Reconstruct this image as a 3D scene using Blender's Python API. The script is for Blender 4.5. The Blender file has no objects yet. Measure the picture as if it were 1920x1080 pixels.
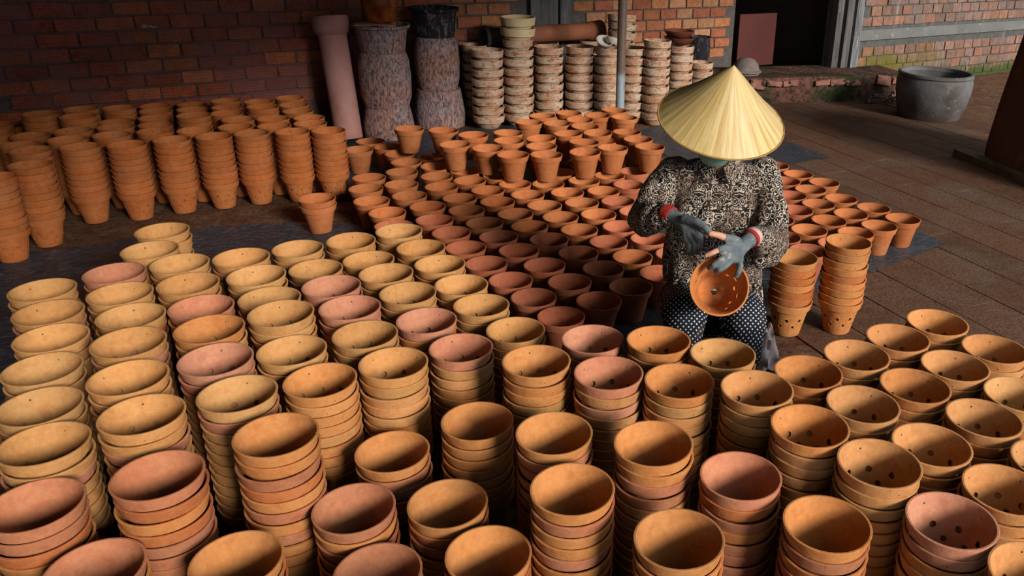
import bpy, bmesh, math, random
from mathutils import Vector, Matrix, noise

# ---------------------------------------------------------------- camera, light, exposure
SC = bpy.context.scene
COL = SC.collection
FPX, PITCH, ROLL, CAMH = 1561.2, 0.403, 0.040, 1.53106          # focal length in px of a 1920 px wide frame
PPX, PPY = 1200.4, 506.3                                       # principal point: the photograph is a crop of a wider one
cd = bpy.data.cameras.new('camera'); cam = bpy.data.objects.new('camera', cd); COL.objects.link(cam)
cd.sensor_fit = 'HORIZONTAL'; cd.sensor_width = 36.0; cd.lens = 36.0 * FPX / 1920.0
cd.shift_x = (960 - PPX) / 1920; cd.shift_y = (PPY - 540) / 1920
cd.clip_start = 0.05; cd.clip_end = 200
cam.matrix_world = (Matrix.Translation((0, 0, CAMH)) @ Matrix.Rotation(math.pi / 2 - PITCH, 4, 'X') @ Matrix.Rotation(ROLL, 4, 'Z'))
SC.camera = cam

W = bpy.data.worlds.new('world'); SC.world = W; W.use_nodes = True
bg = W.node_tree.nodes['Background']; bg.inputs[0].default_value = (0.85, 0.92, 1.0, 1); bg.inputs[1].default_value = 0.80
sd = bpy.data.lights.new('sun_offscreen', 'SUN'); sun = bpy.data.objects.new('sun_offscreen', sd); COL.objects.link(sun)   # daylight from the open side of the shed
sd.energy = 4.2; sd.angle = math.radians(15); sd.color = (1.0, 0.95, 0.88)
SAZ = Vector((0.66, -0.751)); SEL = math.radians(22)
sdir = Vector((SAZ.x * math.cos(SEL), SAZ.y * math.cos(SEL), math.sin(SEL)))
sun.rotation_euler = sdir.to_track_quat('Z', 'Y').to_euler()
sun.location = (4, -4, 6)
vs = SC.view_settings
vs.view_transform = 'Standard'; vs.look = 'None'; vs.exposure = 0.0; vs.gamma = 1.0; vs.use_curve_mapping = False
SC.cycles.max_bounces = 4; SC.cycles.diffuse_bounces = 1

rnd = random.Random(7)
D = 0.18                       # rim diameter of the common pot
PITCHZ = 0.168 * D             # how far nested pots stand out of each other
RIMH = 0.80 * D

# ---------------------------------------------------------------- pixel helpers (1920 x 1080 frame)
def ray(x, y):
    X, Y = x - PPX, y - PPY
    xr = X * math.cos(ROLL) + Y * math.sin(ROLL); yr = -X * math.sin(ROLL) + Y * math.cos(ROLL)
    return Vector((xr / FPX, math.cos(PITCH) - yr / FPX * math.sin(PITCH), -math.sin(PITCH) - yr / FPX * math.cos(PITCH)))
def ground(x, y, z=0.0):
    d = ray(x, y); return Vector((0, 0, CAMH)) + d * ((z - CAMH) / d.z)
def at(x, y, Y):
    d = ray(x, y); return Vector((0, 0, CAMH)) + d * (Y / d.y)
def pix(p):
    x, y, z = p[0], p[1], p[2] - CAMH; d = y * math.cos(PITCH) - z * math.sin(PITCH); u = y * math.sin(PITCH) + z * math.cos(PITCH)
    if d < .05: return -9999, -9999
    X, Y = FPX * x / d, -FPX * u / d
    return PPX + X * math.cos(ROLL) - Y * math.sin(ROLL), PPY + X * math.sin(ROLL) + Y * math.cos(ROLL)
def frame(deg):                # unit vectors along and into a wall that runs deg from straight ahead
    t = math.radians(deg); return Vector((math.sin(t), math.cos(t), 0)), Vector((-math.cos(t), math.sin(t), 0))
def onwall(x, y, deg, n0):
    u, n = frame(deg); d = ray(x, y); t = n0 / (d.x * n.x + d.y * n.y)
    p = Vector((0, 0, CAMH)) + d * t; return p.dot(u), p.z

# ---------------------------------------------------------------- object helpers
def tag(o, label=None, cat=None, group=None, kind=None):
    if label: o['label'] = label
    if cat: o['category'] = cat
    if group: o['group'] = group
    if kind: o['kind'] = kind
    return o
def empty(name, loc=(0, 0, 0)):
    o = bpy.data.objects.new(name, None); COL.objects.link(o); o.location = loc; o.empty_display_size = .05; return o
def link(name, me, m=None, parent=None, loc=None):
    o = bpy.data.objects.new(name, me); COL.objects.link(o)
    if m is not None and not me.materials: me.materials.append(m)
    if loc is not None: o.location = loc
    if parent: o.parent = parent
    return o
def wlink(name, me, m, parent):            # a mesh in world coordinates under an Empty that only sits somewhere
    o = link(name, me, m); o.parent = parent; o.matrix_parent_inverse = Matrix.Translation(-Vector(parent.location)); return o
def finish(me, ang=35, smooth=True):
    bm = bmesh.new(); bm.from_mesh(me); bmesh.ops.recalc_face_normals(bm, faces=bm.faces[:]); bm.to_mesh(me); bm.free()
    if smooth:
        me.polygons.foreach_set('use_smooth', [True] * len(me.polygons)); me.set_sharp_from_angle(angle=math.radians(ang))
    me.update(); return me
def mesh(name, v, f, ang=35, smooth=True):
    me = bpy.data.meshes.new(name); me.from_pydata([tuple(p) for p in v], [], f); return finish(me, ang, smooth)
def lathe_vf(prof, seg=40, closed=True, wob=None):
    v, f = [], []; n = len(prof)
    for j in range(seg):
        a = 2 * math.pi * j / seg
        for i, (r, z) in enumerate(prof):
            k = 1.0 if wob is None else wob(a, z)
            v.append((r * k * math.cos(a), r * k * math.sin(a), z))
    for j in range(seg):
        k = (j + 1) % seg
        for i in range(n if closed else n - 1):
            i2 = (i + 1) % n; f.append((j * n + i, k * n + i, k * n + i2, j * n + i2))
    return v, f
def lathe(name, prof, seg=40, closed=True, wob=None, ang=35):
    v, f = lathe_vf(prof, seg, closed, wob); return mesh(name, v, f, ang)
def solid(name, prof, seg=40, wob=None, ang=35):          # profile from bottom to top, closed by caps
    v, f = lathe_vf(prof, seg, False, wob); n = len(prof)
    f.append([j * n for j in range(seg)]); f.append([j * n + n - 1 for j in range(seg)])
    return mesh(name, v, f, ang)
def box_vf(sx, sy, sz, c=(0, 0, 0), jit=0, R=rnd):
    v = [(c[0] + x * sx / 2 + R.uniform(-jit, jit), c[1] + y * sy / 2 + R.uniform(-jit, jit), c[2] + z * sz / 2 + R.uniform(-jit, jit))
         for x in (-1, 1) for y in (-1, 1) for z in (-1, 1)]
    return v, [(0, 1, 3, 2), (4, 6, 7, 5), (0, 4, 5, 1), (2, 3, 7, 6), (0, 2, 6, 4), (1, 5, 7, 3)]
def bevel_box(name, sx, sy, sz, b=.004, seg=1, jit=0, c=(0, 0, 0)):
    v, f = box_vf(sx, sy, sz, c, jit); bm = bmesh.new(); vs_ = [bm.verts.new(p) for p in v]
    for q in f: bm.faces.new([vs_[i] for i in q])
    bmesh.ops.recalc_face_normals(bm, faces=bm.faces[:])
    if b: bmesh.ops.bevel(bm, geom=bm.edges[:], offset=b, segments=seg, affect='EDGES')
    me = bpy.data.meshes.new(name); bm.to_mesh(me); bm.free(); return finish(me, 40, True)
def quadbox(name, pts, z0, z1):            # a prism over a ground polygon
    n = len(pts); v = [(p[0], p[1], z0) for p in pts] + [(p[0], p[1], z1) for p in pts]
    f = [list(range(n)), list(range(n, 2 * n))] + [(i, (i + 1) % n, n + (i + 1) % n, n + i) for i in range(n)]
    return mesh(name, v, f, smooth=False)
def axis_matrix(p0, p1):
    p0, p1 = Vector(p0), Vector(p1); q = (p1 - p0).to_track_quat('Z', 'Y'); return Matrix.Translation(p0) @ q.to_matrix().to_4x4()
def evaluated(me, mods):
    o = bpy.data.objects.new('tmp', me); COL.objects.link(o); mods(o)
    dg = bpy.context.evaluated_depsgraph_get(); dg.update()
    r = bpy.data.meshes.new_from_object(o.evaluated_get(dg)); bpy.data.objects.remove(o); return r

# ---------------------------------------------------------------- material helpers
class NT:
    def __init__(s, name, rough=.85, spec=.3):
        s.m = bpy.data.materials.new(name); s.m.use_nodes = True; s.t = s.m.node_tree; s.b = s.t.nodes['Principled BSDF']
        s.b.inputs['Roughness'].default_value = rough; s.b.inputs['Specular IOR Level'].default_value = spec
    def n(s, typ, **kw):
        x = s.t.nodes.new(typ)
        for k, v in kw.items():
            if hasattr(x, k): setattr(x, k, v)
        return x
    def l(s, a, b): s.t.links.new(a, b)
    def pos(s, which='Position'):
        return s.n('ShaderNodeNewGeometry').outputs['Position'] if which == 'Position' else s.n('ShaderNodeTexCoord').outputs[which]
    def scale(s, vec, sc, off=(0, 0, 0)):
        x = s.n('ShaderNodeMapping'); x.inputs['Scale'].default_value = sc if hasattr(sc, '__len__') else (sc,) * 3
        x.inputs['Location'].default_value = off; s.l(vec, x.inputs['Vector']); return x.outputs[0]
    def noise(s, vec, sc=5, det=4, rough=.55, dist=0.0):
        x = s.n('ShaderNodeTexNoise'); s.l(vec, x.inputs['Vector'])
        x.inputs['Scale'].default_value = sc; x.inputs['Detail'].default_value = det; x.inputs['Roughness'].default_value = rough
        x.inputs['Distortion'].default_value = dist; return x.outputs['Fac']
    def voro(s, vec, sc=5, rand=1.0, feat='F1', out='Distance'):
        x = s.n('ShaderNodeTexVoronoi', feature=feat); s.l(vec, x.inputs['Vector']); x.inputs['Scale'].default_value = sc
        x.inputs['Randomness'].default_value = rand; return x.outputs[out]
    def ramp(s, fac, stops, interp='LINEAR'):
        x = s.n('ShaderNodeValToRGB'); x.color_ramp.interpolation = interp; e = x.color_ramp.elements
        while len(e) < len(stops): e.new(.5)
        for q, (p, c) in zip(e, stops):
            q.position = p; q.color = (c[0], c[1], c[2], 1) if hasattr(c, '__len__') else (c, c, c, 1)
        s.l(fac, x.inputs[0]); return x.outputs[0]
    def mix(s, fac, a, b, mode='MIX'):
        x = s.n('ShaderNodeMix', data_type='RGBA', blend_type=mode)
        for i, q in ((0, fac), (6, a), (7, b)):
            if hasattr(q, 'is_output'): s.l(q, x.inputs[i])
            else: x.inputs[i].default_value = q if i == 0 else (q[0], q[1], q[2], 1)
        return x.outputs[2]
    def math(s, op, a, b=0.0):
        x = s.n('ShaderNodeMath', operation=op)
        for i, q in ((0, a), (1, b)):
            if hasattr(q, 'is_output'): s.l(q, x.inputs[i])
            else: x.inputs[i].default_value = q
        return x.outputs[0]
    def color(s, c):
        if hasattr(c, 'is_output'): s.l(c, s.b.inputs['Base Color'])
        else: s.b.inputs['Base Color'].default_value = (c[0], c[1], c[2], 1)
    def bump(s, h, strength=.3, dist=.01):
        x = s.n('ShaderNodeBump'); x.inputs['Strength'].default_value = strength; x.inputs['Distance'].default_value = dist
        s.l(h, x.inputs['Height']); s.l(x.outputs[0], s.b.inputs['Normal'])
def objcol(m): return m.n('ShaderNodeObjectInfo').outputs['Color']

def mat_clay():
    m = NT('fired clay', .82, .22); p = m.pos(); c = objcol(m)
    a = m.noise(p, 14, 5, .6); b = m.noise(p, 90, 3, .6); k = m.voro(p, 60)
    c1 = m.mix(m.ramp(a, [(.36, .0), (.66, .55)]), c, (.70, .42, .20), 'MIX')
    c1 = m.mix(.28, c, c1)
    c1 = m.mix(m.ramp(m.noise(p, 33, 3), [(.30, .45), (.48, 0)]), c1, m.mix(1.0, c, (.72, .52, .42), 'MULTIPLY'))
    c1 = m.mix(m.ramp(k, [(.03, .7), (.07, 0)]), c1, m.mix(1.0, c, (.45, .35, .30), 'MULTIPLY'))
    c1 = m.mix(m.ramp(b, [(.42, .25), (.6, 0)]), c1, m.mix(1.0, c, (.7, .6, .5), 'MULTIPLY'))
    m.color(c1); m.bump(m.math('ADD', b, m.math('MULTIPLY', a, .8)), .22, .004); return m.m
def mat_noise(name, c1, c2, sc=6, rough=.85, spec=.25, bsc=60, bst=.25, c3=None, sc3=20, t3=(.55, .65), stretch=None):
    m = NT(name, rough, spec); p = m.pos()
    if stretch: p = m.scale(p, stretch)
    c = m.mix(m.ramp(m.noise(p, sc, 5), [(.35, 0), (.65, 1)]), c1, c2)
    if c3: c = m.mix(m.ramp(m.noise(p, sc3, 4, .6), [(t3[0], 0), (t3[1], 1)]), c, c3)
    m.color(c); m.bump(m.noise(p, bsc, 4), bst, .006); return m.m
CLAY = mat_clay()

# ================================================================ the setting
# ---- ground
def mat_floor():
    m = NT('trodden earth and dust', .95, .12); p = m.pos()
    a = m.noise(p, 1.1, 6, .6, .4); b = m.noise(p, 9, 6, .65); g = m.noise(p, 55, 4, .7)
    c = m.mix(m.ramp(a, [(.35, 0), (.65, 1)]), (.115, .046, .024), (.17, .085, .045))
    c = m.mix(m.ramp(b, [(.42, 0), (.7, .8)]), c, (.24, .15, .09))
    c = m.mix(m.ramp(g, [(.40, .7), (.55, 0)]), c, (.05, .022, .014))
    m.color(c); m.bump(m.math('ADD', b, g), .5, .012); return m.m
EARTH = mat_floor()
def mat_paver():
    m = NT('worn paving', .92, .15); p = m.pos(); oc = objcol(m)
    a = m.noise(p, 1.6, 6, .65, .5); b = m.noise(p, 11, 6, .7); g = m.noise(p, 70, 4, .7)
    c = m.mix(m.ramp(a, [(.48, 0), (.68, .7)]), oc, (.175, .13, .095))
    c = m.mix(m.ramp(b, [(.45, 0), (.70, .6)]), c, (.19, .105, .06))
    c = m.mix(m.ramp(g, [(.38, .65), (.52, 0)]), c, (.045, .024, .016))
    m.color(c); m.bump(m.math('ADD', b, g), .45, .01); return m.m
PAVE = mat_paver()
fl = link('floor', quadbox('floor', [(-9, -4), (12, -4), (12, 17), (-9, 17)], -.3, -.008), EARTH); tag(fl, kind='structure')
pa = Vector((-.48, .877, 0)).normalized(); pb = Vector((pa.y, -pa.x, 0))
R = random.Random(11); paver = bevel_box('paver', 1, 1, .03, .0015)
paver.materials.append(PAVE)
for r in range(0, 22):
    q = .55 + r * .262                                     # across the rows
    s = -1.2 + R.uniform(-.4, 0)
    while s < 8.6:
        ln = R.uniform(.55, .95); c = pa * (s + ln / 2) + pb * q
        s += ln
        X, Y = pix(c)
        if not (1330 < X < 2120 and 150 < Y < 760) or c.y > 7.6 or (Y > 480 and X < 1500): continue
        o = bpy.data.objects.new('paver', paver); COL.objects.link(o); o.parent = fl
        o.location = (c.x, c.y, -.0166 + R.uniform(-.0006, .0006)); o.scale = (ln - .004, .256, 1)
        o.rotation_euler = (R.uniform(-.0006, .0006), R.uniform(-.0006, .0006), math.atan2(pa.y, pa.x))
        t = R.uniform(.8, 1.2); o.color = (.135 * t, .062 * t, .034 * t, 1)

# ---- brick walls: a recessed mortar slab with every brick in view standing proud of it
def mat_brick(name, mort, mortc, patch=None, streak=None, groove=True, moss=False):
    m = NT(name, .9, .15); p = m.pos()
    c = objcol(m)
    if mort: c = m.mix(1.0, (1, 1, 1), mortc, 'MULTIPLY')
    a = m.noise(p, 17, 5, .65); b = m.noise(p, 70, 4, .7)
    c = m.mix(m.ramp(a, [(.35, .55), (.62, 0)]), c, m.mix(1.0, c, (.5, .42, .42), 'MULTIPLY'))
    c = m.mix(m.ramp(b, [(.36, .6), (.5, 0)]), c, m.mix(1.0, c, (.45, .4, .4), 'MULTIPLY'))
    if patch:                                              # mortar and whitewash smeared over the bricks
        pc, lo, hi = patch
        c = m.mix(m.ramp(m.noise(p, 2.3, 5, .6, .3), [(lo, 0), (hi, .85)]), c, pc)
    if moss:
        sep = m.n('ShaderNodeSeparateXYZ'); m.l(p, sep.inputs[0])
        k = m.math('ADD', m.math('MULTIPLY', sep.outputs[2], -1.9), m.noise(p, 6, 5, .7))
        k2 = m.math('MULTIPLY', m.math('SUBTRACT', 3.35, sep.outputs[0]), 1.1)
        k = m.math('MULTIPLY', m.ramp(m.math('ADD', k, .35), [(.12, 0), (.42, 1)]), m.math('MINIMUM', m.math('MAXIMUM', k2, 0), 1))
        c = m.mix(k, c, (.13, .115, .025)); 
        k3 = m.ramp(m.math('ADD', m.math('MULTIPLY', sep.outputs[2], -3.2), m.noise(p, 9, 5, .7)), [(-.0, 0), (.3, 1)])
        c = m.mix(k3, c, (.055, .075, .022))
    if streak:
        ps = m.scale(p, (9, 9, .8)); k = m.noise(ps, 2.2, 4, .6)
        c = m.mix(m.ramp(k, [(.60, 0), (.72, .5)]), c, streak)
    m.color(c)
    h = m.math('ADD', a, b)
    if groove:
        w = m.n('ShaderNodeTexWave', wave_type='BANDS', bands_direction='Z'); m.l(p, w.inputs[0]); w.inputs['Scale'].default_value = 17; w.inputs['Distortion'].default_value = 2.5
        h = m.math('ADD', h, m.math('MULTIPLY', w.outputs['Fac'], .7))
    m.bump(h, .55, .008); return m.m
brick_meshes = []
for i in range(4):
    me = bevel_box('brick', 1, 1, 1, 0, 1, .0); bm = bmesh.new(); bm.from_mesh(me)
    for v in bm.verts: v.co += Vector((R.uniform(-.018, .018), R.uniform(-.05, .05), R.uniform(-.05, .05)))
    bmesh.ops.bevel(bm, geom=bm.edges[:], offset=.035, segments=1, affect='EDGES'); bm.to_mesh(me); bm.free(); finish(me, 50, False); brick_meshes.append(me)
def wall(name, deg, n0, u0, u1, z1, bu0, bu1, bz0, bz1, ch, bl, gap, cols, mat_m, mat_b, skip=None, shift=0.0, R=R, thick=.22):
    u, n = frame(deg); L = u1 - u0                          # local x runs along the wall, local y into it
    o = link(name, quadbox(name, [(0, 0), (L, 0), (L, thick), (0, thick)], -.02, z1), mat_m); tag(o, kind='structure')
    o.location = u * u0 + n * (n0 + .012); o.rotation_euler = (0, 0, math.atan2(u.y, u.x))
    row = 0; z = bz0
    while z < bz1:
        x = bu0 + ((row % 2) * .5 * bl) + R.uniform(-.03, .03) + shift
        while x < bu1:
            l = bl * R.uniform(.94, 1.05)
            if x + l <= bu1 + .02 and not (skip and skip(x + l / 2, z + ch / 2)):
                k = bpy.data.objects.new('brick', brick_meshes[R.randrange(4)]); COL.objects.link(k); k.parent = o
                k.location = (x + l / 2 - u0, .018 + R.uniform(-.005, .004), z + ch / 2)
                k.rotation_euler = (0, R.uniform(-.012, .012), R.uniform(-.01, .01)); k.scale = (l - gap, .06, ch - gap * .9)
                if not k.data.materials: k.data.materials.append(mat_b)
                k.material_slots[0].link = 'OBJECT'; k.material_slots[0].material = mat_b
                cc = R.choice(cols); t = R.uniform(.8, 1.15); k.color = (cc[0] * t, cc[1] * t, cc[2] * t, 1)
            x += l
        z += ch; row += 1
    return o
def strip(name, parent, u, n, ua, ub, na, nb, z0, z1, m):    # a box in wall coordinates under its wall
    x0 = parent.location.dot(u); y0 = parent.location.dot(n)
    return link(name, quadbox(name, [(ua - x0, na - y0), (ub - x0, na - y0), (ub - x0, nb - y0), (ua - x0, nb - y0)], z0, z1), m, parent)
BR_RED = mat_brick('red ribbed brick', False, None, ((.19, .085, .075), .46, .62))
MO_RED = mat_brick('dark mortar', True, (.12, .09, .078), ((.20, .085, .075), .46, .62), groove=False)
BR_ORA = mat_brick('orange brick', False, None, ((.12, .10, .09), .62, .72), groove=False)
MO_GRY = mat_brick('grey mortar', True, (.105, .095, .085), groove=False)
BR_OLD = mat_brick('weathered mossy brick', False, None, ((.16, .13, .11), .58, .75), (.34, .33, .30), False, True)
MO_OLD = mat_brick('old grey mortar', True, (.115, .115, .108), None, (.30, .29, .27), False, True)
red = [(.34, .085, .050), (.38, .095, .046), (.30, .08, .052), (.44, .125, .05)]
ora = [(.36, .13, .06), (.42, .17, .075), (.33, .11, .06), (.44, .22, .11)]
old = [(.28, .165, .12), (.26, .16, .125), (.31, .155, .10), (.24, .16, .13)]
WN, RN = 6.2, 5.6                                           # distance of the back wall and of the nearer right wall
uL, uM, ue = onwall(-60, 30, 54, WN)[0], onwall(800, 30, 54, WN)[0], onwall(1380, 20, 54, WN)[0]
w_left = wall('wall_left', 54, WN, uL - 2.5, uM, 2.35, uL, uM, .22, 1.18, .0885, .205, .011, red, MO_RED, BR_RED)
p0_, p1_ = onwall(985, 20, 54, WN)[0], onwall(1072, 20, 54, WN)[0]
w_mid = wall('wall_back', 54, WN, uM, ue, 2.35, uM + .02, ue, .30, 1.18, .093, .195, .012, ora, MO_GRY, BR_ORA, lambda x, z: p0_ - .05 < x < p1_ + .05)
ur = onwall(1612, 60, 54, RN)[0]
zb0, zb1 = onwall(1690, 71, 54, RN)[1], onwall(1690, 52, 54, RN)[1]
w_right = wall('wall_right', 54, RN, ur - .1, ur + 7, 2.35, ur + .02, ur + 3.6, .02, 1.15, .097, .165, .009, old, MO_OLD, BR_OLD, lambda x, z: zb0 - .03 < z < zb1 + .02)
CONC = mat_noise('bare concrete', (.17, .17, .16), (.13, .13, .125), 5, .9, .2, 40, .4, (.30, .28, .25), 14, (.60, .72))
u46, n46 = frame(54)
cb = strip('concrete_band', w_right, u46, n46, ur, ur + 6, RN - .014, RN + .03, zb0, zb1, CONC)

CHALK = mat_noise('chalk', (.42, .38, .34), (.30, .26, .24), 40, .95)
cv, cf = [], []
for st in (((265, 50), (268, 46), (272, 49), (269, 52), (266, 50)), ((273, 45), (274, 52)), ((277, 47), (280, 51), (283, 47), (286, 52), (290, 50)), ((291, 48), (294, 52))):
    for (xa, ya), (xb, yb) in zip(st[:-1], st[1:]):             # a chalk scribble on the bricks
        ua, za = onwall(xa, ya, 54, WN); ub, zb = onwall(xb, yb, 54, WN); dx, dz = ub - ua, zb - za; l_ = math.hypot(dx, dz) or 1; ox, oz = -dz / l_ * .003, dx / l_ * .003; b_ = len(cv); x0 = w_left.location.dot(frame(54)[0])
        for y_ in (-.021, -.014): cv += [(ua - x0 + ox, y_, za + oz), (ub - x0 + ox, y_, zb + oz), (ub - x0 - ox, y_, zb - oz), (ua - x0 - ox, y_, za - oz)]
        cf += [tuple(b_ + i for i in q) for q in ((0, 1, 2, 3), (4, 5, 6, 7), (0, 1, 5, 4), (1, 2, 6, 5), (2, 3, 7, 6), (3, 0, 4, 7))]
link('chalk_scribble', mesh('chalk_scribble', cv, cf, smooth=False), CHALK, w_left)

# grey posts set into the back wall
u52, n52 = frame(54)
GREYW = mat_noise('weathered grey timber', (.13, .125, .12), (.06, .058, .056), 4, .9, .2, 50, .5, (.24, .22, .2), 8, (.6, .75), (6, 6, .6))
for i, (xa, xb, dep) in enumerate(((990, 1009, .05), (1011, 1044, .02), (1046, 1070, .045))):
    ua, ub = onwall(xa, 20, 54, WN)[0], onwall(xb, 20, 54, WN)[0]
    strip('timber_post', w_mid, u52, n52, ua, ub, WN - dep, WN + .06, 0, 2.3, GREYW)

# doorway: jamb, dark store room, maroon door leaf, raised step
JAMB = mat_noise('peeling grey paint', (.20, .21, .22), (.07, .065, .06), 3, .8, .3, 40, .5, (.36, .37, .38), 10, (.58, .7), (8, 8, .5))
jamb = empty('door_1', u46 * (ur - .14) + n46 * (RN + .03)); tag(jamb, kind='structure')
for k, (x0, x1, d0, d1, mm) in enumerate(((-.10, .0, 0, .2, JAMB), (-.20, -.105, .03, .2, GREYW), (-.29, -.205, .07, .2, GREYW))):
    p0, p1 = u46 * (ur + x0) + n46 * (RN - .02 + d0), u46 * (ur + x1) + n46 * (RN - .02 + d0)
    wlink('jamb_board', quadbox('jamb_board', [p0, p1, p1 + n46 * (d1 - d0), p0 + n46 * (d1 - d0)], .2, 2.3), mm, jamb)
DARK = mat_noise('old plaster', (.17, .135, .11), (.13, .10, .085), 3)
pl = u52 * ue + n52 * (WN + .02); pr = u46 * (ur - .05) + n46 * (RN + .10)
back = n52 * 3.2
def slab(name, p, q, z0, z1, m, t=.1):
    d = (q - p); L = math.hypot(d.x, d.y)
    o = link(name, quadbox(name, [(0, 0), (L, 0), (L, t), (0, t)], z0, z1), m, None, (p.x, p.y, 0)); o.rotation_euler = (0, 0, math.atan2(d.y, d.x)); tag(o, kind='structure'); return o
slab('wall_room_left', pl + n52 * .21 - u52 * .3, pl + back - u52 * .3, -.02, 2.35, DARK)
slab('wall_room_back', pl + back - u52 * .4, pr + back + u52 * .4, -.02, 2.35, DARK)
slab('wall_room_right', pr + back + u52 * .3, pr + n52 * .13 + u52 * .25, -.02, 2.35, DARK)
MAROON = mat_noise('maroon painted board', (.085, .018, .014), (.065, .014, .011), 2, .7, .3, 30, .15)
leafa = onwall(1384, 80, 54, WN + .06)[0]; leafb = onwall(1452, 80, 54, WN + .06)[0]
c0, c1 = u52 * leafa + n52 * (WN + .06), u52 * leafb + n52 * (WN + .06)
dl = link('door_leaf', quadbox('door_leaf', [c0, c1, c1 + n52 * .03, c0 + n52 * .03], .18, onwall(1420, 26, 54, WN + .06)[1]), MAROON); tag(dl, 'maroon painted board door leaf standing in the dark doorway', 'door')
MOSSY = NT('mossy rendered step', .95, .15); _p = MOSSY.pos()
_c = MOSSY.mix(MOSSY.ramp(MOSSY.noise(_p, 4, 6, .7), [(.42, 0), (.6, 1)]), (.17, .075, .055), (.030, .040, .014))
_c = MOSSY.mix(MOSSY.ramp(MOSSY.noise(_p, 22, 5, .7), [(.40, .8), (.55, 0)]), _c, (.02, .014, .012)); MOSSY.color(_c); MOSSY.bump(MOSSY.noise(_p, 25, 5, .7), .8, .02)
sa, sb = ground(1310, 198), ground(1700, 184); sd_ = (sb - sa).normalized(); sn = Vector((-sd_.y, sd_.x, 0))
slab('floor_step', sa, sb, -.02, .225, MOSSY.m, .6)
HOLL = mat_noise('hollow brick edge', (.33, .15, .11), (.20, .08, .06), 9, .9, .2, 70, .6, (.03, .022, .016), 16, (.52, .62))
R2 = random.Random(5)
for i in (0, 1, 2, 4, 5, 6, 8, 9):                          # broken hollow bricks along the step's front edge
    o = bpy.data.objects.new('step_brick', brick_meshes[i % 4]); COL.objects.link(o); o.parent = bpy.data.objects['floor_step']
    o.location = (.55 + i * .165, -.004, .172 + R2.uniform(-.008, .008)); o.scale = (.155, .05, .085 * R2.uniform(.55, 1.15)); o.rotation_euler = (R2.uniform(-.1, .1), R2.uniform(-.12, .12), R2.uniform(-.1, .1))
    o.material_slots[0].link = 'OBJECT'; o.material_slots[0].material = HOLL; o.color = (1, 1, 1, 1)

# ---- unseen shed roof, its slanting edge placed to shade the back left
ROOFM = mat_noise('added roof sheet', (.10, .07, .055), (.06, .045, .04), 2, .8)
z_e = 2.32
u46b, n46b = frame(54)
ed = Vector((1.6, 5.1, 0)).normalized(); en_ = Vector((-ed.y, ed.x, 0)); e0_ = Vector((.95, -.1, 0))
rp = [e0_ - ed * 5, e0_ + ed * 14, e0_ + ed * 14 + en_ * 12, e0_ - ed * 5 + en_ * 12]
rf = link('added_shade_roof', quadbox('added_shade_roof', rp, z_e, z_e + .05), ROOFM); tag(rf, kind='structure')
w_side = slab('added_side_wall', u46b * -2.9 + n46b * 6.3, u46b * -2.9 + n46b * .2, -.02, z_e, MO_RED, .15)  # unseen wall, added to block light from the left

# ---- crumpled plastic sheets on the ground
def mat_tarp():
    m = NT('dark plastic sheet', .30, .5); p = m.pos()
    a = m.noise(p, 9, 6, .65, 1.2); b = m.noise(m.scale(p, (1, 2.2, 1)), 26, 5, .7, 1.0)
    c = m.mix(m.ramp(a, [(.40, 0), (.66, 1)]), (.030, .038, .052), (.042, .054, .074))
    m.color(c)
    m.bump(m.math('ADD', a, b), .9, .03); return m.m
TARP = mat_tarp()
def sheet(pxs, label, seed, amp=.004):
    P = [ground(*q) for q in pxs]; bm = bmesh.new(); vs_ = [bm.verts.new((p.x, p.y, 0)) for p in P]; bm.faces.new(vs_)
    bmesh.ops.triangulate(bm, faces=bm.faces[:])
    for _ in range(5): bmesh.ops.subdivide_edges(bm, edges=[e for e in bm.edges if e.calc_length() > .045], cuts=1, use_grid_fill=True)
    bmesh.ops.triangulate(bm, faces=bm.faces[:])
    for v in bm.verts:
        q = Vector((v.co.x * 7 + seed, v.co.y * 7, seed)); w_ = noise.noise(q) + .6 * noise.noise(q * 2.7)
        v.co.z = .0022 + max(-.2, w_) * amp
    me = bpy.data.meshes.new('plastic_sheet'); bm.to_mesh(me); bm.free(); finish(me, 80)
    o = link('plastic_sheet', me, TARP); tag(o, label, 'sheet'); return o
sheet([(-120, 478), (110, 470), (330, 432), (560, 418), (690, 425), (640, 560), (420, 640), (120, 800), (-120, 900)], 'crumpled blue-black plastic sheet between the tall stacks and tan pots', 3.1, .011)
sheet([(1772, 458), (1628, 513), (1470, 570), (1330, 628), (1080, 700), (900, 640), (700, 440), (640, 330), (650, 262), (1080, 225), (1480, 318), (1590, 372)], 'dark blue plastic sheet spread under the field of single pots', 8.4, .004)
sheet([(1558, 296), (1468, 309), (1330, 322), (1150, 255), (1240, 236), (1455, 258)], 'wrinkled grey-blue plastic sheet behind the straw hat on bare floor', 5.7, .008)

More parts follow.
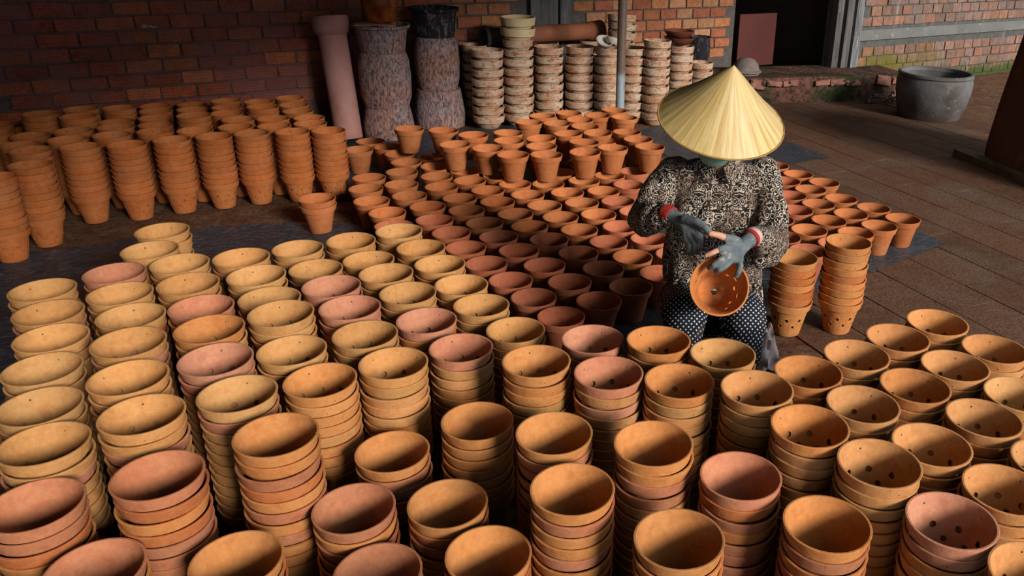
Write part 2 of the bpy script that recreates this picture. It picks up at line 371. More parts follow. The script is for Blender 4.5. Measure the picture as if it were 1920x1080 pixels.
# ================================================================ pots
# x, y (m), pots in the stack, clay colour
POTS = {
  'F': (
    '-1.815,2.278,10,t -1.700,2.132,10,t -1.593,1.985,10,t -1.507,1.824,10,t -1.401,1.658,10,t -1.294,1.511,10,t -1.681,2.421,10,k',
    '-1.576,2.273,10,t -1.462,2.131,10,t -1.342,1.926,11,t -1.240,1.751,11,t -1.120,1.595,11,t -1.735,2.803,10,t -1.678,2.621,10,t',
    '-1.523,2.518,10,t -1.416,2.365,10,t -1.295,2.206,10,k -1.172,2.017,11,o -1.076,1.856,11,k -0.948,1.697,11,t -1.351,2.588,10,t',
    '-1.236,2.447,10,t -1.126,2.282,10,t -1.022,2.128,11,t -0.931,1.970,10,t -1.263,2.832,8,t -1.130,2.654,8,t -0.974,2.389,10,k',
    '-0.867,2.242,10,k -0.767,2.076,10,t -1.101,2.932,8,t -0.976,2.752,8,t -0.857,2.573,9,t -0.745,2.424,9,t -0.637,2.236,9,k',
    '-0.824,2.888,8,t -0.718,2.740,8,t -0.606,2.571,8,t -0.508,2.418,8,t -0.953,3.052,8,t',),
  'G': (
    '-0.799,1.823,10,o -0.645,1.923,10,t -0.498,2.075,9,k -0.372,2.256,8,t -0.262,1.911,11,o -0.126,2.104,10,k -0.070,1.865,11,k',
    '0.059,2.054,11,o 0.110,1.840,11,o 0.234,1.992,11,t 0.298,1.767,12,c 0.452,1.912,11,o 0.602,2.016,11,c 0.745,2.128,11,c',
    '0.893,2.241,11,c 0.401,1.613,12,o 0.560,1.763,11,c 0.716,1.863,11,o 0.859,1.976,11,c 0.526,1.481,12,c 0.680,1.600,11,c',
    '0.843,1.721,11,c 0.641,1.340,11,k 0.981,1.839,11,t 0.788,1.447,11,c 0.936,1.554,11,c 0.755,1.198,11,c 1.006,2.083,11,c',),
  'P': (
    '-0.993,1.420,10,p -0.790,1.537,11,o -0.615,1.487,6,p -0.591,1.702,6,o -0.412,1.515,6,o -0.392,1.758,8,o -0.185,1.632,10,o',
    '-0.125,1.431,10,o 0.047,1.564,11,o 0.238,1.497,10,k 0.397,1.352,10,o -1.210,1.349,9,p -1.034,1.243,7,p -0.797,1.314,6,o',
    '-0.516,1.327,5,p -0.293,1.360,6,o 0.098,1.291,10,o',),
  'S': (
    '0.601,3.021,7,o 0.810,3.056,9,o',),
  'M': (
    '-0.878,3.928,1,e -0.750,4.079,1,e -0.629,3.905,1,e -0.504,4.050,1,e -0.317,4.117,1,e -0.405,3.883,1,e -0.220,3.948,1,e',
    '-0.755,3.757,1,e -0.536,3.734,1,e -0.297,3.714,1,e -0.658,3.582,1,r -0.424,3.574,1,r -0.150,3.571,1,r -0.541,3.424,1,r',
    '-0.277,3.423,1,r -0.037,3.402,1,e -0.655,3.260,1,r -0.408,3.266,1,r -0.157,3.257,1,r -0.526,3.096,1,r -0.285,3.103,1,r',
    '-0.035,3.080,1,m -0.412,2.942,1,m -0.156,2.934,1,m -0.288,2.783,1,m -0.779,3.430,1,r -0.882,3.609,1,r -1.001,3.769,1,r',
    '-1.081,3.963,1,e -1.251,3.848,1,e -1.380,4.014,1,e -1.470,4.207,1,e -1.515,4.403,1,e -1.215,4.119,1,e -1.310,4.304,1,e',
    '-1.371,4.533,1,e -0.952,4.113,1,e -1.089,4.291,1,e -1.158,4.478,1,e -0.835,4.263,1,e -0.963,4.422,1,e -0.707,4.392,1,e',
    '-0.614,4.213,1,e -0.527,4.421,1,e -0.408,4.280,1,e -0.337,4.508,1,e -0.218,4.333,1,e -0.198,4.626,1,e 0.919,4.811,1,e',
    '1.046,4.664,1,e 0.943,4.514,1,e 1.085,4.365,1,e 0.940,4.255,1,e 1.228,4.224,1,e 1.083,4.113,1,e 0.944,3.995,1,e',
    '1.341,4.068,1,e 1.189,3.944,1,e 0.819,3.842,1,e 1.046,3.825,1,e -1.167,3.666,1,r -0.129,4.167,1,r -0.031,4.014,1,r',
    '-0.101,3.782,1,r 0.038,3.635,1,r 0.155,3.455,1,r 0.085,3.230,1,r 0.801,4.984,1,r 0.819,4.659,1,r 0.810,4.388,1,r',
    '0.801,4.137,1,r 0.678,3.976,1,r 0.673,3.729,1,r 0.918,3.665,1,r 0.768,3.562,1,r -0.084,4.468,1,r -0.054,4.737,1,r',
    '-1.401,4.735,1,e -1.488,4.908,1,e -1.211,4.674,1,e -1.276,4.868,1,e -1.018,4.596,1,e -1.750,5.171,1,e -1.759,4.965,1,e',
    '-1.599,5.052,1,e -0.820,4.535,1,e -0.490,4.651,1,e',),
  'T': (
    '-1.624,3.931,2,e',),
  'E': (
    '-1.439,4.958,1,e -1.227,4.951,1,e -1.028,4.870,1,e -1.084,4.638,1,e -0.890,4.584,1,e -0.836,4.952,1,e -0.798,4.772,1,e',
    '-0.728,4.469,1,e -0.548,4.494,1,e -0.595,4.673,1,e -0.614,4.854,1,e -0.750,5.245,1,e -0.568,5.256,1,e -0.684,5.444,1,e',
    '-0.525,5.559,1,e -0.434,5.380,1,e -0.329,5.528,1,e -0.229,5.705,1,e -0.389,5.203,1,e -0.469,4.997,1,e -0.294,5.048,1,e',
    '-0.365,4.804,1,e -0.336,4.590,1,e -0.190,4.698,1,e -0.117,5.094,1,e 0.025,4.758,1,e -0.150,5.495,1,e -0.042,4.928,1,e',),
  'L': (
    '-2.791,3.626,9,l -2.770,3.950,9,l -2.583,4.023,9,l -2.424,4.146,9,l -2.258,4.246,9,l -2.100,4.337,9,l -1.908,4.402,9,l',
    '-1.735,4.460,9,l -2.816,3.423,9,l',),
  'K': (
    '-2.946,3.855,9,l -2.909,4.069,9,l -2.758,4.188,9,l -2.593,4.297,9,l -2.408,4.348,9,l -2.242,4.459,9,l -2.052,4.513,9,l',
    '-1.887,4.601,9,l -3.211,4.222,8,l -2.989,4.240,9,l -2.836,4.352,9,l -2.735,4.548,8,l -2.647,4.836,7,l -2.306,4.630,9,l',
    '-2.129,4.678,9,l -1.997,4.857,8,l -3.137,4.042,8,l -3.473,4.583,6,l -3.307,4.718,6,l -2.973,4.579,8,l -2.823,4.707,8,l',
    '-2.515,4.557,10,l -2.434,4.760,9,l -2.336,5.032,7,l -2.124,5.014,8,l -3.552,4.757,6,l -3.078,4.430,10,l -3.211,4.972,6,l',
    '-2.913,4.872,8,l -2.804,5.075,7,l -2.568,5.039,8,l -2.254,4.836,10,l -2.216,5.183,8,l -3.299,4.452,10,l -3.171,4.598,10,l',
    '-3.073,4.786,9,l -3.063,5.125,7,l -2.949,5.341,6,l -2.661,5.220,8,l -2.458,5.234,8,l -2.322,5.376,8,l -3.536,4.412,8,l',
    '-3.412,4.229,8,l',),
}
CLAYS = {'t': ('tan', (.58, .285, .098)), 'o': ('orange', (.57, .225, .066)), 'k': ('pinkish', (.54, .215, .125)), 'c': ('sandy orange', (.60, .27, .095)),
         'p': ('rosy brown', (.46, .17, .085)), 'r': ('brick red', (.45, .125, .060)), 'm': ('brick red', (.45, .125, .060)), 'e': ('terracotta', (.48, .145, .045)), 'l': ('rusty orange', (.49, .142, .036))}
d = D
PROF = [(.285, 0), (.294, .012), (.425, .624), (.431, .633), (.460, .634), (.4665, .650), (.4955, .783), (.499, .795), (.493, .8), (.472, .8), (.463, .790), (.400, .52), (.262, .052), (.225, .036), (.055, .034), (.055, 0)]
PROF = [(r * d, z * d) for r, z in PROF]
plain_me = lathe('pot', PROF, 44, ang=30); plain_me.materials.append(CLAY)
def perforated():
    v, f = [], []
    def cyl(ang, r0, z0, tilt, rad, L, seg):
        nonlocal v, f
        a = Vector((math.cos(ang), math.sin(ang), 0)); ax = (a * math.cos(tilt) + Vector((0, 0, -1)) * math.sin(tilt)).normalized()
        c = a * r0 + Vector((0, 0, z0)); e1 = Vector((-math.sin(ang), math.cos(ang), 0)); e2 = ax.cross(e1); b = len(v)
        for s in (-L, L):
            for i in range(seg):
                t = 2 * math.pi * i / seg; v.append(c + ax * s + (e1 * math.cos(t) + e2 * math.sin(t)) * rad)
        f.append(list(range(b, b + seg))[::-1]); f.append(list(range(b + seg, b + 2 * seg)))
        for i in range(seg): f.append((b + i, b + (i + 1) % seg, b + seg + (i + 1) % seg, b + seg + i))
    for i in range(4): cyl(i * math.pi / 2 + .3, .475 * d, .685 * d, .2, .013 * d, .06 * d, 7)
    for i in range(8): cyl(i * math.pi / 4, .362 * d, .43 * d, .2, .043 * d, .075 * d, 12)
    for i in range(8): cyl((i + .5) * math.pi / 4, .328 * d, .27 * d, .2, .040 * d, .075 * d, 12)
    cm = mesh('cut', v, f, smooth=False); co = bpy.data.objects.new('cut', cm); COL.objects.link(co)
    base = lathe('pot', PROF, 44, ang=30)
    def mods(o):
        b = o.modifiers.new('b', 'BOOLEAN'); b.operation = 'DIFFERENCE'; b.object = co; b.solver = 'EXACT'
    r = evaluated(base, mods); bpy.data.objects.remove(co); r.materials.clear()
    r.polygons.foreach_set('use_smooth', [True] * len(r.polygons)); r.set_sharp_from_angle(angle=math.radians(30)); r.materials.append(CLAY); return r
perf_me = perforated()
low_prof = [(.285 * d, 0), (.43 * d, .63 * d), (.462 * d, .632 * d), (.498 * d, .797 * d), (.468 * d, .797 * d), (.40 * d, .52 * d)]
ORD = ['topmost'] + [w + ' from top' for w in 'second third fourth fifth sixth seventh eighth ninth tenth eleventh twelfth thirteenth fourteenth'.split()]
VIS = {'F': (2,2,3,3,3,3,2,3,3,3,3,3,3,3,3,3,2,3,3,3,3,3,3,3,3,2,2,3,3,3,2,2,2,3,3,2,2,2,3,3),'G': (5,5,5,4,5,4,5,3,5,4,5,2,2,2,2,5,2,3,2,5,3,3,5,2,3,2,2,3),'K': (2,1,1,1,1,1,1,1,1,1,1,1,1,1,1,1,2,1,1,1,1,1,1,1,1,1,1,1,1,1,1,1,1,1,1,1,1,1,1,1,1,1,2),'P': (7,8,5,6,5,8,8,8,8,8,6,5,2,3,1,2,3)}      # how many pots of each stack the photograph shows
R = random.Random(3)
lowv, lowf = {}, {}
GPOS = {}
for nm, ids in (("the four before worker's knees", (3, 5, 7, 9)), ("second row before worker's knees", (4, 6, 8)), ('the trio ending the tan files', (0, 1, 2)), ('edge row beside bare paving', (10, 11, 12, 13, 14)),
                ('second row from bare paving', (15, 16, 17, 18, 27)), ('third row from bare paving', (19, 20, 21, 23)), ('fourth row from bare paving', (22, 24, 25)), ('fifth row from bare paving', (26,))):
    for q, i in enumerate(ids): GPOS[i] = (nm, q)
PPOS = {}
for nm, ids in (('far plain row', (11, 0, 1, 3, 5, 6, 8, 9, 10)), ('near plain row', (12, 13, 2, 14, 4, 15, 7, 16))):
    for q, i in enumerate(ids): PPOS[i] = (nm, q)
ORDN = 'first second third fourth fifth sixth seventh eighth ninth tenth'.split()
FPOS = [(0, i) for i in range(6)] + [(1, i) for i in range(6)] + [(2, i) for i in range(8)] + [(3, i) for i in range(5)] + [(4, i) for i in range(5)] + [(5, i) for i in range(5)] + [(6, i) for i in range(1, 5)] + [(6, 0)]
KPOS = [('one', 8 - i) for i in range(8)] + [('two', 8 - i) for i in range(8)] + [('two', 9)] + [('three', 8 - i) for i in range(8)] + [('four', 8 - i) for i in range(8)] + [('five', 8 - i) for i in range(8)] + [('three', 9), ('four', 9)]
def put(g, me, x, y, z, col, label, cat, group, name, tilt=.006):
    o = bpy.data.objects.new(name, me); COL.objects.link(o)
    o.location = (x, y, z); o.rotation_euler = (R.gauss(0, tilt), R.gauss(0, tilt), R.uniform(0, 6.28))
    c = CLAYS[col][1]; t = R.uniform(.88, 1.10); h = R.uniform(-.06, .06)
    o.color = (min(.8, c[0] * t), c[1] * t * (1 + h), c[2] * t * (1 + 2 * h), 1)
    return tag(o, label, cat, group)
def bury(g, x, y, z, a0):
    v, f = lowv.setdefault(g, []), lowf.setdefault(g, []); b = len(v); vv, ff = lathe_vf(low_prof, 20, False)
    v.extend((p[0] + x, p[1] + y, p[2] + z) for p in vv); f.extend(tuple(i + b for i in q) for q in ff)
PLACE = {'F': 'in the block beside crumpled dark sheet', 'G': "in stacks before the worker's knees", 'P': 'in the smooth-walled stacks', 'L': 'in the front row along brick wall', 'K': 'in stacks against red brick wall'}
GROUPS = {'F': 'perforated pots stacked beside the dark sheet', 'G': 'perforated pots stacked before the worker', 'P': 'plain smooth pots in stacks', 'L': 'tall stacks by the brick wall, front row', 'K': 'tall stacks against the brick wall'}
MIXC = {'F': 'ttotk', 'G': 'ococt', 'P': 'oppoe', 'L': 'lllle', 'K': 'llle', 'S': 'oool', 'T': 'e'}
for g, rows in POTS.items():
    items = [q.split(',') for r in rows for q in r.split()]
    for si, (x, y, n, c) in enumerate(items):
        x, y, n = float(x), float(y), int(n)
        nv = VIS[g][si] if g in VIS else n
        jx = jy = 0.0
        for k in range(n):                                   # k = 0 is the top pot
            z = (n - 1 - k) * PITCHZ
            if g == 'E': z = RIMH + .001
            if k >= nv: bury(g, x, y, z, 0); continue
            col = c if (k == 0 or n == 1) else R.choice(MIXC[g] + c)
            px, py = (x, y) if k == 0 else (x + R.gauss(0, .0009), y + R.gauss(0, .0009))
            cn = CLAYS[col][0]
            if g == 'F':
                fi, pi = FPOS[si]; how = 'topping' if k == 0 else ORD[k].split()[0] + ' in'
                put(g, perf_me, px, py, z, col, f'{cn} perforated pot {how} {ORDN[pi]} stack from wall, {ORDN[fi]} file along dark sheet', 'pot', GROUPS[g], 'perforated_pot')
            elif g == 'L':
                q = 8 - si if si < 8 else 9
                put(g, perf_me, px, py, z, col, f'{cn} perforated pot, {ORD[k]} in {ORDN[q - 1]} front stack counted from leaning pipe', 'pot', GROUPS[g], 'perforated_pot')
            elif g == 'K':
                ri, q = KPOS[si]
                put(g, perf_me, px, py, z, col, f'{cn} perforated pot, {ORD[k]} in wall row {ri}, {ORDN[q - 1]} from leaning pipe', 'pot', GROUPS[g], 'perforated_pot')
            elif g == 'G':
                rw, q = GPOS[si]; how = 'topping' if k == 0 else ORD[k].split()[0] + ' in'
                put(g, perf_me, px, py, z, col, f'{cn} perforated pot {how} {ORDN[q]} stack of {rw}', 'pot', 'perforated pots stacked before the worker', 'perforated_pot')
            elif g == 'P':
                rw, q = PPOS[si]; how = 'topping' if k == 0 else ORD[k].split()[0] + ' in'
                put(g, plain_me, px, py, z, col, f'plain {cn} pot {how} {ORDN[q]} stack of {rw} from sheet side', 'pot', GROUPS[g], 'clay_pot')
            elif g == 'S':
                w = 'shorter' if si == 0 else 'taller'
                put(g, perf_me, px, py, z, col, f"{cn} perforated pot, {ORD[k]} of the {w} stack by worker's elbow", 'pot', f'pots of the {w} stack by the worker', 'perforated_pot')
            elif g == 'T':
                put(g, plain_me, px, py, z, col, f'terracotta pot, {"upper" if k == 0 else "lower"} of a lone nested pair on dark sheet', 'pot', None, 'clay_pot')
            elif g == 'M':
                wh = "on the sheet corner beyond worker's elbow" if x > .3 else 'in the wide field behind the tan stacks'
                put(g, plain_me, px, py, z, col, f'single empty {cn} clay pot {wh}', 'pot', f'single {cn} pots {wh}', 'clay_pot')
            elif g == 'E':
                put(g, plain_me, px, py, z, col, 'small terracotta pot standing up on the rims of other pots', 'pot', 'pots standing on the rims of others', 'clay_pot', .02)
# pots that carry the upper layer, hardly seen below it
sup = []
la, lb = Vector((.58, -.85)) * D, Vector((.86, .93)) * D * .95
occ = [(float(q.split(',')[0]), float(q.split(',')[1])) for g in 'MLKT' for r in POTS[g] for q in r.split()]
ups = [(float(q.split(',')[0]), float(q.split(',')[1])) for r in POTS['E'] for q in r.split()]
o0 = Vector((-.6, 4.8))
for i in range(-12, 13):
    for j in range(-12, 13):
        p = o0 + la * i + lb * j
        if min(math.hypot(p.x - a, p.y - b) for a, b in ups) < .13 and min(math.hypot(p.x - a, p.y - b) for a, b in occ + sup) > D * 1.012:
            sup.append((p.x, p.y)); put('N', plain_me, p.x, p.y, 0, 'e', 'terracotta pot half hidden beneath the pots standing on its rim', 'pot', 'pots that carry the upper layer', 'clay_pot')
for j in range(3):                                           # unseen rows added below the frame to block low frontal light
    for i in range(13):
        x, y = -1.25 + i * .195 + .095 * (j % 2), 1.02 - j * .172 - .10 * max(0, i - 9)
        if min(math.hypot(x - a, y - b) for a, b in [(float(q.split(',')[0]), float(q.split(',')[1])) for r in POTS['P'] + POTS['F'] + POTS['G'] for q in r.split()]) < D * 1.02: continue
        for k in range(7 + (i * 7 + j * 3) % 3): bury('N', x, y, k * PITCHZ, 0)
MIXC['N'] = 'o'
LOWN = {'N': 'unseen rows of stacked pots added below the frame to block light', 'F': 'lower pots of the stacks beside the dark sheet', 'G': 'lower pots of the stacks before the worker', 'P': 'lower pots of the smooth-walled stacks', 'L': 'lower pots of the front row along the wall', 'K': 'lower pots of the stacks against the wall', 'S': 'lower pots of stacks by the worker'}
for g in lowv:
    o = link('stacked_pots', mesh('stacked_pots', lowv[g], lowf[g], 30), CLAY); cc = CLAYS[MIXC[g][0]][1]; o.color = (cc[0], cc[1], cc[2], 1)
    tag(o, LOWN[g], 'pots', None, 'stuff')

# ================================================================ things along the walls
def shell(name, outer, th, m, parent=None, seg=40, wob=None, ang=40):      # an open vessel from its outer profile (bottom to top)
    inner = [(max(.004, r - th), z) for r, z in reversed(outer)]; inner[-1] = (inner[-1][0], outer[0][1] + th)
    prof = [(.002, outer[0][1])] + outer + inner + [(.002, outer[0][1] + th)]
    return lathe(name, prof, seg, False, wob, ang)
CRUST = NT('clay slip crust', .95, .1); _p = CRUST.pos(); _ps = CRUST.scale(_p, (1, 1, .38))
_c = CRUST.mix(CRUST.ramp(CRUST.noise(_p, 4.5, 5, .6), [(.4, 0), (.62, 1)]), (.46, .24, .18), (.40, .29, .29))
_c = CRUST.mix(CRUST.ramp(CRUST.noise(_ps, 75, 6, .8, .5), [(.42, .9), (.55, 0)]), _c, (.06, .046, .05))
_c = CRUST.mix(CRUST.ramp(CRUST.noise(_ps, 60, 4, .7, .4), [(.62, 0), (.70, .7)]), _c, (.42, .34, .34)); CRUST.color(_c)
CRUST.bump(CRUST.noise(_ps, 38, 6, .75, .6), 1.0, .02)
CRUST = CRUST.m
SOOT = NT('sooty crust', .9, .2); _p = SOOT.pos(); _ps = SOOT.scale(_p, (1, 1, .4))
_c = SOOT.mix(SOOT.ramp(SOOT.noise(_ps, 22, 5, .75, .6), [(.52, 0), (.66, 1)]), (.020, .017, .020), (.20, .17, .18)); SOOT.color(_c); SOOT.bump(SOOT.noise(_ps, 40, 6, .75), 1.0, .015)
SOOT = SOOT.m
GLAZE = NT('brown glaze', .22, .5); _p = GLAZE.pos()
GLAZE.color(GLAZE.mix(GLAZE.ramp(GLAZE.noise(_p, 14, 5, .6), [(.4, 0), (.6, 1)]), (.12, .022, .006), (.26, .07, .012)))
GLAZE = GLAZE.m
PIPEM = mat_noise('rosy clay pipe', (.46, .235, .205), (.38, .165, .135), 5, .75, .3, 60, .2, (.36, .12, .05), 4, (.6, .75), (1, 1, .6))
def rough(a, seed, amp): return lambda t, z: 1 + amp * noise.noise(Vector((math.cos(t) * 2.2 + seed, math.sin(t) * 2.2, z * 9)))
def jar(px, R0, z0, h, kind, m, label, seed, name='crusted_jar', lid=False):
    b = px; o = None
    if kind == 'barrel': prof = [(R0 * .86, 0), (R0 * .97, h * .2), (R0, h * .55), (R0 * .96, h * .85), (R0 * .88, h * .96), (R0 * .86, h)]
    elif kind == 'bucket': prof = [(R0 * .80, 0), (R0 * .84, h * .1), (R0 * .93, h * .75), (R0 * .95, h * .86), (R0 * 1.06, h * .9), (R0 * 1.07, h)]
    else: prof = [(R0 * .96, 0), (R0 * 1.0, h * .35), (R0 * .93, h * .7), (R0 * .84, h)]
    me = shell(name, prof, .014, m, wob=rough(0, seed, .02)); o = link(name, me, m, None, (b.x, b.y, z0)); o.rotation_euler = (0, 0, seed); tag(o, label, 'jar'); return o
A, B = ground(731, 254), ground(826, 234)
def zat(base, x, y): return at(x, y, base.y).z
zA1, zA2, zA3 = zat(A, 730, 197), zat(A, 727, 97), zat(A, 722, 45)
jar(A, .178, .0, zA1, 'cone', CRUST, 'broad crusted clay jar at the foot of the stack under glazed jar', 1.3)
jar(A, .178, zA1, zA2 - zA1, 'barrel', CRUST, 'barrel-shaped crusted jar between bucket and foot jar beside leaning pipe', 2.1)
jar(A, .182, zA2, zA3 - zA2, 'bucket', CRUST, 'flared crusted clay bucket with rim, carrying the glazed jar', 3.3, 'crusted_bucket')
gz = zA3 + .012
SHERD = mat_noise('clay sherd', (.32, .15, .10), (.22, .10, .07), 10, .85, .2, 60, .3)
for i, (ox, oy, rz, L) in enumerate(((-.07, -.10, .4, .16), (.05, -.11, -.3, .15), (.0, .06, .1, .17))):
    me = bevel_box('clay_sherd', L, .07, .012, .003, 1, .006); o = link('clay_sherd', me, SHERD, None, (A.x + ox, A.y + oy, zA3 + .007)); o.rotation_euler = (.02, .03, rz)
    tag(o, ('flat broken clay sherd leaning out beyond glazed jar on bucket rim', 'short clay sherd lying on bucket rim before glazed jar', 'clay sherd tucked behind the glazed jar on bucket rim')[i], 'sherd')
gp = [(.085, 0), (.10, .012), (.118, .09), (.125, .2), (.11, .30), (.07, .36), (.075, .40)]
g_ = link('glazed_jar', shell('glazed_jar', gp, .01, GLAZE), GLAZE, None, (A.x + .0, A.y + .0, gz)); tag(g_, 'glossy brown glazed jar standing on the crusted bucket', 'jar')
zB1, zB2, zB3 = zat(B, 824, 165), zat(B, 822, 68), zat(B, 821, 14)
jar(B, .19, .0, zB1, 'cone', CRUST, 'crusted clay jar with ragged pale flakes at foot of sooty stack', 5.3)
jar(B, .165, zB1, zB2 - zB1, 'barrel', CRUST, 'rounded crusted jar under the black sooty bucket', 6.1)
jar(B, .168, zB2, zB3 - zB2, 'bucket', SOOT, 'black sooty bucket on top of two crusted jars', 7.3, 'sooty_bucket')

def tubeobj(name, p0, p1, prof, m, seg=36):
    me = lathe(name, prof, seg, True, None, 35); o = link(name, me, m); o.matrix_world = axis_matrix(p0, p1); return o
pb_ = ground(655, 262); pt = at(617, 30, pb_.y + .10)
Lp = (pt - pb_).length
pr = empty('leaning_pipe', pb_); tag(pr, 'rosy clay drain pipe with socket collar leaning on the brick wall', 'pipe')
def child_world(o, root):
    o.parent = root; o.matrix_parent_inverse = Matrix.Translation(-Vector(root.location))
sh_ = tubeobj('shaft', pb_ + Vector((0, 0, .012)), pt, [(.094, 0), (.094, Lp - .11), (.080, Lp - .11), (.080, 0)], PIPEM); child_world(sh_, pr)
ax = (pt - pb_).normalized()
co_ = tubeobj('collar', pt - ax * .125, pt, [(.094, 0), (.112, .02), (.120, .04), (.122, .115), (.116, .125), (.104, .125), (.100, .03), (.092, .0)], PIPEM); child_world(co_, pr)

# whitewashed pots in tall stacks
WH = NT('whitewash and rust', .9, .15); _p = WH.pos(); _ps = WH.scale(_p, (1, 1, 2.4))
_c = WH.mix(WH.ramp(WH.noise(_p, 9, 5, .6), [(.4, 0), (.65, 1)]), (.52, .39, .28), (.44, .25, .15))
_c = WH.mix(WH.ramp(WH.noise(_ps, 17, 6, .75, .5), [(.50, 0), (.60, .9)]), _c, objcol(WH))
_c = WH.mix(WH.ramp(WH.noise(_ps, 60, 4, .7), [(.34, .8), (.42, 0)]), _c, (.05, .025, .015)); WH.color(_c); WH.bump(WH.noise(_p, 50, 5, .7), .6, .008)
WH = WH.m
RW, HW = .122, .069
wp = [(.070, -.03), (.092, .0), (.098, .018), (.116, .020), (RW, .058), (RW, HW), (.112, HW), (.100, .03), (.065, -.02)]
w_me = lathe('whitewashed_pot', wp, 32, False, None, 30); w_me.materials.append(WH)
wstacks = [(917, 90, 247, 'taller rim to black sooty bucket side'), (974, 76, 243, ''), (1029, 84, 236, ''), (1086, 83, 234, ''), (1137, 83, 236, ''), (1183, 84, 236, ''), (1226, 78, 240, ''), (1269, 78, 228, ''), (1310, 114, 205, ''), (898, 76, 233, '')]
R = random.Random(21); wtop = []
WNAME = ['first stack beside the sooty jars', 'stack crowned by two cream pots', 'stack next to the one with cream pots', 'stack under the lying clay pipe end', 'stack carrying a small white bowl', 'stack right behind the metal pole', 'stack just past the metal pole', 'stack below the brown bowls', 'short stack below dark crock', 'shaded stack behind the first one by sooty jars']
for i, (x, yt, yb, _) in enumerate(wstacks):
    b = ground(x, yb - 8); ztop = zat(b, x + (1 if x < 1054 else 0), yt + 3); n = max(2, round((ztop - .03) / HW)); wtop.append((b, n * HW + .03))
    sc = .98 if i in (0,) else .94 if i < 4 else .88
    for k in range(n):
        o = bpy.data.objects.new('whitewashed_pot', w_me); COL.objects.link(o)
        o.location = (b.x + R.gauss(0, .002), b.y + R.gauss(0, .002), k * HW + .03); o.scale = (sc, sc, 1)
        o.rotation_euler = (R.gauss(0, .012), R.gauss(0, .012), R.uniform(0, 6.28)); t = R.uniform(.7, 1.2); o.color = (.34 * t, .105 * t, .045 * t, 1)
        tag(o, f'whitewashed pot, {ORD[n - 1 - k]} in the {WNAME[i]}', 'pot', f'whitewashed pots, {WNAME[i]}')
CREAM = mat_noise('cream slip', (.62, .48, .28), (.54, .38, .20), 9, .85, .2, 50, .3, (.25, .11, .05), 14, (.6, .7))
cme = lathe('cream_pot', [(r * 1.06, z * 1.15) for r, z in wp], 32, False, None, 30); cme.materials.append(CREAM)
b, zt = wtop[1]
for k in range(2):
    o = link('cream_pot', cme, None, None, (b.x + .004 * k, b.y, zt + .004 + k * .075)); o.rotation_euler = (0, .03 - .05 * k, k); tag(o, ('cream pot below the topmost cream one on whitewashed stack', 'topmost cream pot on the tallest whitewashed stack')[k], 'pot')
# second row behind carries the lying pipes
HP = mat_noise('dusty terracotta', (.30, .105, .05), (.22, .075, .04), 6, .8, .25, 60, .25)
uu, nn = frame(54)
BK = 5.98
pz0, pz1 = None, None
def wallpt(x, y, n0):
    u, z = onwall(x, y, 54, n0); p = uu * u + nn * n0; return Vector((p.x, p.y, z))
q0, q1 = wallpt(990, 62, BK), wallpt(1128, 60, BK); zc = (q0.z + q1.z) / 2; q0.z = q1.z = zc; L_ = (q1 - q0).length; rp_ = .066
hp_ = empty('lying_pipe', q0); tag(hp_, 'terracotta drain pipe lying level behind the whitewashed stacks', 'pipe')
s1 = tubeobj('shaft', q0, q1, [(rp_, 0), (rp_, L_ - .12), (rp_ - .012, L_ - .12), (rp_ - .012, 0)], HP); child_world(s1, hp_)
s2 = tubeobj('collar', q1 - (q1 - q0).normalized() * .14, q1, [(rp_, 0), (rp_ + .012, .02), (rp_ + .02, .13), (rp_ + .012, .14), (rp_ + .004, .13), (rp_ - .01, .01)], HP); child_world(s2, hp_)
DKP = mat_noise('dark burnt clay', (.055, .032, .026), (.03, .02, .018), 8, .7, .3, 50, .3)
e0, e1 = wallpt(906, 58, BK - .02), wallpt(966, 58, BK - .02); e0.z = e1.z = zc - .005; Ld = (e1 - e0).length
dj = tubeobj('burnt_pipe', e0, e1, [(.085, 0), (.09, .02), (.072, .05), (.070, Ld), (.055, Ld), (.055, .0)], DKP); tag(dj, 'short dark burnt pipe with flared mouth lying behind whitewashed stacks', 'pipe')
for i, (x, nm) in enumerate(((930, 'shaded stack under the burnt pipe'), (1022, 'shaded back stack under the lying pipe'), (1108, 'shaded back stack near the lying pipe collar'))):
    p = wallpt(x, 60, BK); top = zc - rp_ - (.002 if i else .012); n = round((top - .03) / HW)
    for k in range(n):
        o = bpy.data.objects.new('whitewashed_pot', w_me); COL.objects.link(o); o.location = (p.x, p.y, top - (n - k) * HW); o.scale = (.9, .9, 1)
        o.rotation_euler = (0, 0, R.uniform(0, 6)); t = R.uniform(.6, 1); o.color = (.34 * t, .105 * t, .045 * t, 1); tag(o, f'whitewashed pot, {ORD[n - 1 - k]} in the {nm}', 'pot', f'whitewashed pots, {nm}')
